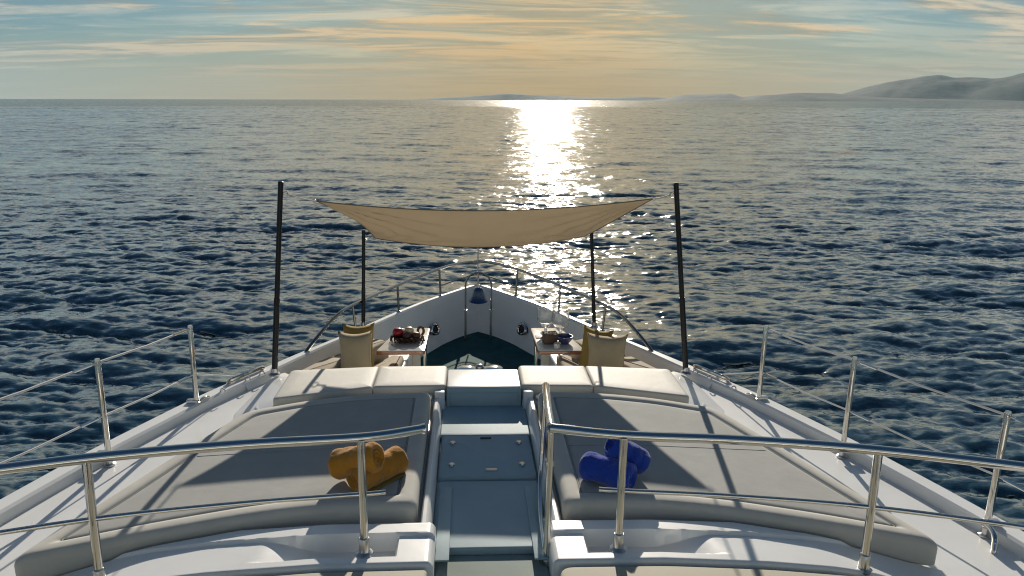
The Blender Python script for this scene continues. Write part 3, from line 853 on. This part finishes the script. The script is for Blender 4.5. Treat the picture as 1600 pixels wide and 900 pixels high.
for s in (1, -1):
    for x, y, zt in STN: stanchion(s, x, y, zt)
    for dz, rad, nm in ((-0.03, 0.0085, 'upper_lifeline'), (-0.44, 0.0075, 'lower_lifeline')):
        bm = bmesh.new(); pts = []
        for (xa, ya, za), (xb, yb, zb) in zip(STN, STN[1:]):
            a = Vector((s * xa, ya, za + dz)); b = Vector((s * xb, yb, zb + dz))
            pts += [a, a.lerp(b, 0.5) - Vector((0, 0, 0.012))]
        pts.append(Vector((s * STN[-1][0], STN[-1][1], STN[-1][2] + dz)))
        if dz < -0.1: pts = [Vector((s * 2.30, 6.72, 0.012))] + pts
        add_tube(bm, pts, rad, 6); obj(nm, bm, WIRE, yacht)
        # bright turnbuckles beside the stanchions
        for (xa, ya, za), (xb, yb, zb) in zip(STN[:3], STN[1:]):
            a = Vector((s * xa, ya, za + dz)); b = Vector((s * xb, yb, zb + dz)); u = (b - a).normalized()
            bm = bmesh.new(); add_tube(bm, [a + u * 0.05 - Vector((0, 0, 0.001)), a + u * 0.2 - Vector((0, 0, 0.004))], 0.012, 8); obj('turnbuckle', bm, STEEL, yacht)
    # bent tube hooks at two stanchions, pad eyes along the gunwale step, steel chock
    for (hx, hy), dy in (((2.47, 6.13), 0.10), ((3.18, 4.06), -0.12)):
        bm = bmesh.new()
        pts = [(s * hx, hy, 0.012), (s * (hx - 0.01), hy + dy * 0.6, 0.018), (s * (hx - 0.03), hy + dy * 1.2, 0.0), (s * (hx - 0.05), hy + dy * 1.5, -0.06), (s * (hx - 0.055), hy + dy * 1.55, DK)]
        add_tube(bm, smooth_path(pts, 5), 0.017, 10); obj('stanchion_brace', bm, STEEL, yacht)
    for yv in (6.38, 6.66, 6.82):
        x = half(yv) - capw(yv) + 0.012
        bm = bmesh.new(); add_tube(bm, [(s * x + 0.022 * math.cos(a), yv, 0.002 + 0.03 * math.sin(a)) for a in np.linspace(0, math.pi, 8)], 0.006, 6); obj('pad_eye', bm, STEELB, yacht)
    bm = bmesh.new()
    a = Vector((s * (half(6.55) - 0.03), 6.55, 0.016)); b = Vector((s * (half(6.95) - 0.03), 6.95, 0.016)); d = (b - a).normalized()
    add_tube(bm, [a, a + d * 0.03 + Vector((0, 0, 0.014)), b - d * 0.03 + Vector((0, 0, 0.014)), b], 0.021, 8); obj('chock', bm, STEEL, yacht)

# ------------------------------------------------------------------ cushions
PADC = [(0.468, 4.215), (1.10, 4.19), (1.50, 4.10), (2.02, 3.925), (2.66, 3.69), (2.42, 4.40), (2.22, 4.98), (1.955, 5.70), (1.50, 5.92), (1.05, 6.045), (0.468, 6.09)]
PADR = [0.06, 0.2, 0.2, 0.2, 0.075, 0.2, 0.2, 0.11, 0.2, 0.2, 0.06]
def pad_ring(s, d):
    """outline of the pad moved inwards by d: the same number of points for every d"""
    base = [Vector(p) for p in PADC]
    q = inset(base, d) if d else base
    q = round_corners(q, [max(0.03, r - d * 0.25) for r in PADR], 6)
    return [Vector((s * p.x, p.y)) for p in q]
def ring_loft(bm, s, prof, cap_top, cap_bottom):
    rings = [[bm.verts.new((p.x, p.y, z)) for p in pad_ring(s, d)] for d, z in prof]
    n = len(rings[0])
    for a, b in zip(rings, rings[1:]):
        for k in range(n): bm.faces.new((a[k], a[(k + 1) % n], b[(k + 1) % n], b[k]))
    if cap_top: bm.faces.new(rings[-1])
    if cap_bottom: bm.faces.new(rings[0][::-1])
def sun_pad(s, label):
    t = thing('sun_pad', label, 'sun pad', (s * 1.4, 4.9, -0.05), 0, 'sun pads either side of the aisle')
    off = Matrix.Translation((-s * 1.4, -4.9, 0.05))
    bm = bmesh.new()
    prof = round_prof(-0.055, 0.122, 0.055, 7, 0.02) + [(0.085, 0.125), (0.108, 0.121), (0.122, 0.111), (0.128, 0.09)]
    ring_loft(bm, s, prof, False, True); bm.transform(off)
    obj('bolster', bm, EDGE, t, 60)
    # flat centre, a little lower than the bolster round it
    bm = bmesh.new()
    ring_loft(bm, s, [(0.130, 0.085), (0.132, 0.102), (0.142, 0.111), (0.17, 0.1145), (0.25, 0.115)], True, True); bm.transform(off)
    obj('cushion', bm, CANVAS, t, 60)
    bm = bmesh.new()
    add_tube(bm, [Vector((p.x, p.y, 0.106)) for p in pad_ring(s, 0.129)], 0.0045, 6, closed=True); bm.transform(off)
    obj('piping', bm, CANVAS, t)
    bm = bmesh.new(); add_tube(bm, [(s * 0.60, 5.02, 0.1145), (s * 1.2, 5.0, 0.1145), (s * 2.06, 4.90, 0.1145)], 0.0035, 6); bm.transform(off)
    obj('seam', bm, CANVAS, t)
    return t
sun_pad(-1, 'wide sun pad with the orange towels, mostly in the shade of the sail')
sun_pad(1, 'wide sun pad with the blue towels, half sunlit and crossed by a pole shadow')

def loft(bm, poly, rr, prof):
    """closed stack of rings: the plain outline is moved inwards first and its corners rounded after"""
    rings = []
    for d, z in prof:
        q = round_corners(inset([Vector(p) for p in poly], d) if d else poly, [max(0.008, r - d * 0.3) for r in rr], 5)
        rings.append([bm.verts.new((p.x, p.y, z)) for p in q])
    n = len(rings[0])
    for a, b in zip(rings, rings[1:]):
        for k in range(n): bm.faces.new((a[k], a[(k + 1) % n], b[(k + 1) % n], b[k]))
    bm.faces.new(rings[-1]); bm.faces.new(rings[0][::-1])
def back_cushion(s, label):
    cx, cy = s * 1.05, 6.45
    t = thing('backrest_cushion', label, 'cushion', (cx, cy, -0.01), 0, 'cream backrest cushions of the bow lounge')
    for x0, x1, ya, yb, yc, yd in ((0.34, 0.988, 6.215, 6.195, 6.74, 6.725), (0.992, 1.80, 6.195, 5.93, 6.725, 6.63)):
        bm = bmesh.new()
        poly = [(s * x0 - cx, ya - cy), (s * x1 - cx, yb - cy), (s * x1 - cx, yd - cy), (s * x0 - cx, yc - cy)]
        rr = [0.045, 0.012, 0.012, 0.045] if x0 < 0.5 else [0.012, 0.05, 0.05, 0.012]
        if s < 0: poly, rr = poly[::-1], rr[::-1]
        loft(bm, poly, rr, [(0.0, 0.002), (0.0, 0.10), (0.003, 0.114), (0.010, 0.122), (0.03, 0.127), (0.12, 0.130)]); obj('cushion_panel', bm, CREAM, t, 60)
    return t
back_cushion(-1, 'long cream backrest ahead of the pad with the orange towels')
back_cushion(1, 'long cream backrest ahead of the pad with the blue towels')

def bench_cushion(s, pts, z0, z1, label, group):
    c = Vector((s * sum(p[0] for p in pts) / len(pts), sum(p[1] for p in pts) / len(pts)))
    bm = bmesh.new()
    add_slab(bm, round_corners([(s * p[0] - c.x, p[1] - c.y) for p in pts], 0.035, 4), round_prof(0, z1 - z0, 0.04, 5, 0.015))
    return solo('bench_cushion', bm, BENCHC, label, 'cushion', (c.x, c.y, z0), 0, group, smooth=60)
for s, tb in ((-1, 'fruit'), (1, 'vase')):
    g = 'bench cushions in the bow lounge'
    bench_cushion(s, [(1.62, 6.80), (1.90, 6.84), (1.62, 7.42), (1.36, 7.38)], -0.295, -0.03, f'beige side cushion behind the sand pillow, by the {tb} table', g)
    bench_cushion(s, [(1.34, 7.42), (1.60, 7.45), (1.22, 8.10), (1.03, 8.02)], -0.295, -0.05, f'low beige cushion along the bulwark beyond the {tb} table', g)
    bench_cushion(s, [(0.96, 6.80), (1.58, 6.80), (1.32, 7.38), (1.00, 7.95), (0.86, 7.95)], -0.299, -0.20, f'beige bench seat cushion under the pillows at the {tb} table', g)

def pillow(loc, size, thick, rot, m_, label):
    bm = bmesh.new(); n = 14
    V = {}
    for sd in (1, -1):
        for i in range(n + 1):
            for j in range(n + 1):
                u, v = i / n * 2 - 1, j / n * 2 - 1
                if sd < 0 and (i in (0, n) or j in (0, n)): V[(sd, i, j)] = V[(1, i, j)]; continue
                pin = 1 - 0.09 * (1 - abs(u)) ** 0 * 0
                x = u * (1 - 0.15 * (1 - v * v) * abs(u) ** 3) ; y = v * (1 - 0.15 * (1 - u * u) * abs(v) ** 3)
                b = (max(0, 1 - u ** 4) * max(0, 1 - v ** 4)) ** 0.55
                wob = 0.05 * math.sin(5 * u + 2 * v + loc[0] * 9) * b
                V[(sd, i, j)] = bm.verts.new((x * size[0] / 2, sd * (b * (1 + wob)) * thick / 2, y * size[1] / 2 + size[1] / 2))
    for sd in (1, -1):
        for i in range(n):
            for j in range(n):
                f = [V[(sd, i, j)], V[(sd, i + 1, j)], V[(sd, i + 1, j + 1)], V[(sd, i, j + 1)]]
                try: bm.faces.new(f)
                except ValueError: pass
    bm.transform(Matrix.Rotation(rot[0], 4, 'X'))
    return solo('throw_pillow', bm, m_, label, 'pillow', loc, rot[1], 'throw pillows on the bow benches', smooth=80)
pillow((-1.27, 7.10, -0.20), (0.35, 0.53), 0.19, (R(-14), R(6)), PILB, 'upright sand pillow facing the camera by the fruit table')
pillow((-1.265, 7.26, -0.20), (0.33, 0.56), 0.13, (R(-15), R(4)), PILY, 'ochre pillow tucked behind the sand pillow by the fruit table')
pillow((1.27, 7.08, -0.20), (0.43, 0.51), 0.20, (R(-14), R(-10)), PILB, 'upright sand pillow facing the camera by the vase table')
pillow((1.145, 7.24, -0.20), (0.36, 0.53), 0.11, (R(-14), R(-38)), PILY, 'ochre pillow tucked behind the sand pillow by the vase table')

# ------------------------------------------------------------------ tables and what stands on them
TT = 0.055
def table(s, label):
    t = thing('table', label, 'table', (s * 0.80, 7.72, -0.598), 0, 'pale-topped tables in the bow lounge')
    bm = bmesh.new()
    poly = [(0.595, 7.33), (1.10, 7.33), (0.93, 8.14), (0.575, 8.14)]
    loc = lambda x, y: (s * x - s * 0.80, y - 7.72)
    add_slab(bm, round_corners([loc(*p) for p in poly], 0.035, 4), round_prof(TT + 0.598 - 0.042, TT + 0.598 - 0.006, 0.004, 3)); top = obj('wood_edge', bm, TEAK, t)
    bm = bmesh.new(); add_slab(bm, inset(ccw(round_corners([loc(*p) for p in poly], 0.035, 4)), 0.006), [(0, TT + 0.598 - 0.02), (0, TT + 0.5965), (0.004, TT + 0.598)]); obj('tabletop', bm, TOPC, t)
    bm = bmesh.new(); x, y = loc(0.70, 7.62); add_slab(bm, round_corners([(x - 0.045, y - 0.045), (x + 0.045, y - 0.045), (x + 0.045, y + 0.045), (x - 0.045, y + 0.045)], 0.015, 3), [(0, 0.0), (0, TT + 0.555)]); obj('leg', bm, CREAM, t)
    bm = bmesh.new(); x, y = loc(0.62, 7.86); add_tube(bm, [(x, y, 0.0), (x, y, TT + 0.555)], 0.02, 10); obj('leg', bm, STEEL, t)
    bm = bmesh.new(); x, y = loc(0.60, 7.86); add_tube(bm, smooth_path([(x, y, 0.10), (x - s * 0.05, y + 0.02, 0.07), (x - s * 0.13, y + 0.05, 0.06), (x - s * 0.19, y + 0.0, 0.075), (x - s * 0.16, y - 0.09, 0.06), (x, y - 0.10, 0.08), (x + s * 0.02, y - 0.02, 0.10)], 5), 0.011, 8); obj('foot_rest', bm, STEEL, t)
    bm = bmesh.new(); x, y = loc(0.70, 7.62); add_box(bm, (x, y, 0.012), (0.2, 0.2, 0.022), 0.006); obj('foot_plate', bm, STEELB, t)
    return t
table(-1, 'small pale-topped table with red wood edge carrying the fruit basket')
table(1, 'small pale-topped table with red wood edge carrying two glass vases')
# fruit basket
bk = thing('basket', 'dark wicker basket of fruit on the small table', 'basket', (-0.80, 7.66, TT))
bm = bmesh.new(); add_lathe(bm, [(0.0, 0.004), (0.085, 0.0), (0.115, 0.02), (0.138, 0.055), (0.142, 0.062), (0.132, 0.062), (0.108, 0.03), (0.0, 0.012)], (0, 0, 0), 22)
bm.transform(Matrix.Diagonal((1.12, 0.85, 1, 1))); obj('bowl', bm, WICK, bk)
bm = bmesh.new()
for k in range(20):
    a = k / 20 * 2 * math.pi
    add_tube(bm, [(0.158 * math.cos(a), 0.12 * math.sin(a), 0.064), (0.176 * math.cos(a + 0.12), 0.135 * math.sin(a + 0.12), 0.045), (0.18 * math.cos(a + 0.25), 0.138 * math.sin(a + 0.25), 0.012)], 0.007, 5)
obj('wicker_fringe', bm, WICK, bk)['kind'] = 'stuff'
def fruit(x, y, z, r, m_, label, sy=1.0, name='fruit'):
    bm = bmesh.new(); bmesh.ops.create_uvsphere(bm, u_segments=14, v_segments=10, radius=r)
    for v in bm.verts:
        rr = math.hypot(v.co.x, v.co.y) / r
        v.co.z *= 0.92; v.co.z -= 0.16 * r * math.exp(-(rr * 3) ** 2) * (1 if v.co.z > 0 else -1)
        v.co.x *= sy
    o = solo(name, bm, m_, label, 'fruit', (x, y, z), 0, 'fruit in the wicker basket', smooth=90)
fruit(-0.90, 7.68, TT + 0.095, 0.058, RED, 'large red fruit at the left end of the basket')
fruit(-0.80, 7.63, TT + 0.070, 0.048, BROWNF, 'brown fruit low at the front of the basket')
fruit(-0.70, 7.64, TT + 0.070, 0.045, BROWNF, 'brown fruit at the right end of the basket')
fruit(-0.78, 7.70, TT + 0.105, 0.052, PALEF, 'pale fruit in the middle of the basket')
fruit(-0.87, 7.74, TT + 0.080, 0.046, CERW, 'white fruit behind the red one in the basket')
# two napkin rings stand behind the basket
for x, lb in ((-0.80, 'curled brown napkin ring behind the middle of the basket'), (-0.665, 'curled brown napkin ring nearer the aisle, behind the basket')):
    bm = bmesh.new(); P = [(0.032 * math.cos(a), 0, 0.052 + 0.045 * math.sin(a)) for a in np.linspace(R(-60), R(240), 16)]
    add_tube(bm, P, 0.015, 8); solo('napkin_ring', bm, BOXB, lb, 'napkin ring', (x, 7.86, TT - 0.002), 0, 'napkin rings on the fruit table')
def coaster(x, y, label, m_=CARDG):
    bm = bmesh.new(); add_slab(bm, round_corners([(-0.055, -0.055), (0.055, -0.055), (0.055, 0.055), (-0.055, 0.055)], 0.008, 2), round_prof(0, 0.008, 0.002, 2))
    solo('coaster', bm, m_, label, 'coaster', (x, y, TT), 0, 'coasters on the tables')
coaster(-0.655, 7.72, 'square grey coaster at the aisle end of the fruit table')
coaster(0.66, 7.80, 'square grey coaster at the aisle end of the vase table')
bm = bmesh.new(); add_box(bm, (0, 0, 0.004), (0.11, 0.035, 0.008), 0.002); solo('card', bm, CARDG, 'narrow card lying in front of the coaster on the fruit table', 'card', (-0.662, 7.60, TT))
def vase(x, y, h, r, label):
    bm = bmesh.new()
    add_lathe(bm, [(0, 0.0), (r * 0.55, 0.0), (r * 0.6, 0.008), (r * 0.2, 0.02), (r * 0.15, h * 0.22), (r * 0.5, h * 0.32), (r * 0.95, h * 0.52), (r * 1.02, h * 0.72), (r * 0.95, h),
                   (r * 0.95 - 0.004, h), (r * 1.02 - 0.005, h * 0.72), (r * 0.95 - 0.005, h * 0.53), (r * 0.45, h * 0.35), (0, h * 0.30)], (0, 0, 0), 24)
    solo('glass_vase', bm, GLASS, label, 'vase', (x, y, TT), 0, 'big glass vases on the table', smooth=60)
vase(0.73, 7.93, 0.29, 0.10, 'big clear stemmed glass vase nearer the bow and the aisle')
vase(0.88, 7.80, 0.29, 0.10, 'big clear stemmed glass vase nearer the ochre pillow')
bm = bmesh.new(); add_box(bm, (0, 0, 0.05), (0.15, 0.13, 0.10), 0.012); add_box(bm, (0, 0, 0.105), (0.158, 0.138, 0.016), 0.005)
solo('box', bm, BOXB, 'brown lidded box in front of the glass vases', 'box', (0.745, 7.60, TT), R(8))
bm = bmesh.new(); add_lathe(bm, [(0, 0), (0.05, 0), (0.055, 0.012), (0.085, 0.05), (0.092, 0.085), (0.086, 0.085), (0.078, 0.05), (0.0, 0.02)], (0, 0, 0), 22); solo('bowl', bm, CERB, 'blue bowl beside the brown box on the vase table', 'bowl', (0.90, 7.58, TT))
bm = bmesh.new(); add_lathe(bm, [(0, 0), (0.028, 0), (0.034, 0.01), (0.036, 0.05), (0.032, 0.05), (0.028, 0.012), (0, 0.01)], (0, 0, 0), 16); solo('cup', bm, CERW, 'small white cup at the near edge of the vase table', 'cup', (0.80, 7.42, TT))

# ------------------------------------------------------------------ bell in the hoop
bl = thing('bell', 'dark blue bell hanging inside the steel hoop at the bow tip', 'bell', (0, 9.74, -0.07))
bm = bmesh.new(); add_lathe(bm, [(0.118, 0.012), (0.128, 0.0), (0.134, 0.008), (0.112, 0.035), (0.090, 0.075), (0.078, 0.12), (0.070, 0.165), (0.052, 0.19), (0.02, 0.20), (0, 0.20)], (0, 0, 0), 28); obj('bell_body', bm, BELLM, bl)
bm = bmesh.new(); add_tube(bm, [(0, 0, 0.195), (0, 0, 0.405)], 0.008, 8); add_lathe(bm, [(0, 0.19), (0.022, 0.19), (0.026, 0.21), (0.014, 0.235), (0, 0.24)], (0, 0, 0), 12); obj('hanger', bm, STEELB, bl)
bm = bmesh.new(); add_tube(bm, [(0, 0, 0.15), (0, 0, -0.01)], 0.005, 6); bmesh.ops.create_uvsphere(bm, u_segments=10, v_segments=8, radius=0.017, matrix=Matrix.Translation((0, 0, -0.022))); obj('clapper', bm, STEELB, bl)

# ------------------------------------------------------------------ poles and sail
def pole(base, top, r, label):
    b, tp = Vector(base), Vector(top); d = tp - b
    t = thing('sunshade_pole', label, 'pole', base, 0, 'black poles holding the sun sail')
    bm = bmesh.new(); add_tube(bm, [Vector((0, 0, 0)), d * 0.42], r * 1.08, 14); add_tube(bm, [d * 0.42, d], r * 0.94, 14); obj('shaft', bm, BLACK, t)
    bm = bmesh.new(); add_lathe(bm, [(0, 0), (r * 2.1, 0), (r * 2.1, 0.012), (r * 1.35, 0.03), (r * 1.35, 0.07), (0, 0.07)], (0, 0, 0), 16); obj('socket', bm, STEELB, t)
    bm = bmesh.new(); sx = -1 if base[0] > 0 else 1
    c = d * 0.955
    add_tube(bm, [c + Vector((sx * r, 0, 0)), c + Vector((sx * (r + 0.03), 0, 0.012)), c + Vector((sx * (r + 0.045), 0, -0.02)), c + Vector((sx * (r + 0.02), 0, -0.04)), c + Vector((sx * r, 0, -0.035))], 0.006, 6); obj('hook', bm, STEELB, t)
    bm = bmesh.new(); add_lathe(bm, [(0, -0.01), (r * 1.0, -0.01), (r * 1.0, 0.012), (r * 0.6, 0.02), (0, 0.02)], d, 12); obj('end_cap', bm, BLACK, t)
    return c + b + Vector((sx * (r + 0.035), 0, -0.01))
PN = {-1: pole((-2.0, 6.80, 0.0), (-1.815, 6.72, 1.845), 0.0255, 'tall black pole standing left of the sail, aft of the fruit table'),
      1: pole((2.02, 6.80, 0.0), (1.76, 6.72, 1.875), 0.0255, 'tall black pole standing right of the sail, aft of the vase table')}
PFAR = {-1: pole((-1.36, 8.32, 0.0), (-1.325, 8.34, 1.13), 0.0215, 'short black pole behind the left pillows at the far edge of the sail'),
        1: pole((1.355, 8.32, 0.0), (1.275, 8.34, 1.13), 0.0215, 'short black pole behind the right pillows at the far edge of the sail')}

def sail():
    t = thing('sun_sail', 'tan fabric sun sail stretched between four black poles over the bow', 'sun sail', (0, 7.5, 1.3))
    NL, NR = Vector((-1.71, 7.69, 1.56)), Vector((1.80, 7.69, 1.62))
    FL, FR = Vector((-1.19, 8.30, 1.066)), Vector((1.19, 8.30, 1.105))
    nu, nv_ = 72, 30
    O = Vector((0, 7.5, 1.3))
    def edge(a, b, sag, t_): return a.lerp(b, t_) + sag * (4 * t_ * (1 - t_))
    near_s, far_s = Vector((0, -0.03, -0.11)), Vector((0, -0.26, -0.065))
    ls, rs_ = Vector((0.08, 0, -0.02)), Vector((-0.05, 0, -0.02))
    bm = bmesh.new(); G = []
    for i in range(nu + 1):
        u = i / nu; row = []
        for j in range(nv_ + 1):
            v = j / nv_
            c0, c1 = edge(NL, NR, near_s, u), edge(FL, FR, far_s, u)
            d0, d1 = edge(NL, FL, ls, v), edge(NR, FR, rs_, v)
            bl_ = NL * (1 - u) * (1 - v) + NR * u * (1 - v) + FL * (1 - u) * v + FR * u * v
            p = c0 * (1 - v) + c1 * v + d0 * (1 - u) + d1 * u - bl_
            bel = 16 * u * (1 - u) * v * (1 - v)
            p.z -= 0.07 * bel
            # tension folds fanning out of the corners
            for (cu, cvv, amp) in ((0, 0, 0.026), (1, 0, 0.014), (0, 1, 0.012), (1, 1, 0.010)):
                du, dv = abs(u - cu) * 2.6, abs(v - cvv) * 1.4
                rr = math.hypot(du, dv); an = math.atan2(dv, du + 1e-6)
                p.z += amp * math.sin(an * 17 + cu * 2 + cvv) * math.exp(-((rr - 0.55) / 0.55) ** 2) * min(1, 8 * v * (1 - v) + 0.1)
            row.append(bm.verts.new(p - O))
        G.append(row)
    for a, b in zip(G, G[1:]):
        for k in range(nv_): bm.faces.new((a[k], a[k + 1], b[k + 1], b[k]))
    border = [G[i][0].co.copy() for i in range(nu + 1)] + [G[nu][j].co.copy() for j in range(1, nv_ + 1)] + [G[i][nv_].co.copy() for i in range(nu - 1, -1, -1)] + [G[0][j].co.copy() for j in range(nv_ - 1, 0, -1)]
    obj('sailcloth', bm, SAILM, t, 180)
    bm = bmesh.new(); add_tube(bm, border, 0.006, 6, closed=True); obj('hem', bm, SAILM, t)
    for c in (NL, NR, FL, FR):
        bm = bmesh.new(); dd = (c - Vector((0, 7.9, c.z))).normalized(); cc = c - O + dd * 0.012
        add_tube(bm, [cc + dd * 0.016 * math.cos(a) + Vector((0, 0, 0.016 * math.sin(a))) for a in np.linspace(0, 2 * math.pi, 12, endpoint=False)], 0.004, 6, closed=True); obj('corner_ring', bm, STEELB, t)
    for c, p in ((NL, PN[-1]), (NR, PN[1]), (FL, PFAR[-1]), (FR, PFAR[1])):
        bm = bmesh.new(); q = c.lerp(p, 0.5) - Vector((0, 0, 0.008)); add_tube(bm, [c - O, q - O, p - O], 0.007, 6); obj('tie_rope', bm, ROPE, t)
sail()

# ------------------------------------------------------------------ rolled towels
def towel(p0, p1, r, m_, label, seed):
    a, b = Vector(p0), Vector(p1); L = (b - a).length; d = (b - a).normalized()
    t = thing('rolled_towel', label, 'towel', a, 0, 'rolled towels on the sun pads')
    q = d.to_track_quat('X', 'Z').to_matrix().to_4x4()
    rng = random.Random(seed); ph = [rng.uniform(0, 6.28) for _ in range(8)]
    bm = bmesh.new(); n, seg = 60, 64; rings = []
    for i in range(n + 1):
        s_ = i / n
        e = min(s_, 1 - s_) * L
        er = 0.42 if s_ < 0.5 else 0.22
        rr = r * (1 - (0.26 if s_ < 0.5 else 0.12) * max(0, 1 - e / (er * r)) ** 2.2)
        rr *= 1 + 0.03 * math.sin(s_ * 9 + ph[0]) + 0.018 * math.sin(s_ * 23 + ph[1])
        ring = []
        for k in range(seg):
            an = 2 * math.pi * k / seg
            f = 1 + 0.025 * math.sin(3 * an + ph[2] + s_ * 3) + 0.018 * math.sin(7 * an + s_ * 11 + ph[3]) + 0.016 * rng.uniform(-1, 1) + 0.012 * math.sin(an * 2 + s_ * 26 + ph[5]) * math.sin(s_ * 8 + ph[6])
            # the free edge of the cloth makes a step along the roll
            st = ((an + 0.5 + 0.25 * math.sin(s_ * 5 + ph[4])) % (2 * math.pi)) / (2 * math.pi)
            f += 0.10 * (1 - st) - 0.05
            yv, zv = rr * f * math.cos(an), rr * f * math.sin(an)
            if zv < -0.86 * r: zv = -0.86 * r + (zv + 0.86 * r) * 0.2
            ring.append(bm.verts.new((s_ * L, yv, zv)))
        rings.append(ring)
    for A_, B_ in zip(rings, rings[1:]):
        for k in range(seg): bm.faces.new((A_[k], A_[(k + 1) % seg], B_[(k + 1) % seg], B_[k]))
    # dished ends
    for ring, x0, sg in ((rings[0], 0.0, 1), (rings[-1], L, -1)):
        prev = ring
        for k2, (sc_, dx) in enumerate(((0.80, -0.006), (0.62, 0.012), (0.5, 0.0), (0.34, 0.016), (0.2, 0.006), (0.08, 0.02))):
            cur = [bm.verts.new((x0 + sg * dx, v.co.y * sc_, v.co.z * sc_)) for v in ring]
            for k in range(seg): bm.faces.new((prev[k], prev[(k + 1) % seg], cur[(k + 1) % seg], cur[k]))
            prev = cur
        bm.faces.new(prev)
    bm.transform(q); obj('cloth', bm, m_, t, 70)
    return t
PT = 0.113
towel((-1.035, 4.55, PT + 0.102), (-0.735, 4.45, PT + 0.212), 0.100, ORANGE, 'upper orange rolled towel leaning across the other one on the pad', 1)
lo = towel((-0.885, 4.37, PT + 0.078), (-0.61, 4.68, PT + 0.082), 0.090, ORANGE, 'lower orange rolled towel with its round end towards the camera', 2)
bm = bmesh.new(); add_box(bm, (0, 0, 0.009), (0.30, 0.16, 0.016), 0.006); solo('folded_cloth', bm, OLIVE, 'flat olive cloth under the lower orange rolled towel', 'cloth', (-0.73, 4.52, PT + 0.001), R(48))
towel((0.64, 4.55, PT + 0.090), (0.93, 4.34, PT + 0.088), 0.095, BLUE, 'lower blue rolled towel lying against the aisle side of the pad', 3)
towel((0.815, 4.53, PT + 0.245), (1.055, 4.55, PT + 0.086), 0.088, BLUE, 'upper blue rolled towel propped steeply on the other one', 4)

# ------------------------------------------------------------------ heel the yacht and everything on it
for o in BOAT:
    o.matrix_basis = HM @ (Matrix.Translation(o.location) @ o.rotation_euler.to_matrix().to_4x4())

# ------------------------------------------------------------------ air
def haze():
    bm = bmesh.new(); add_box(bm, (0, 0, 0), (1, 1, 1))
    bm.transform(Matrix.Translation((0, 0, (330 + SEA_Z - 3) / 2)) @ Matrix.Diagonal((18400, 18400, 330 - SEA_Z + 3, 1)))
    o = obj('haze', bm, haze_material(0.40e-4), None, 0); tag(o, kind='stuff')
haze()
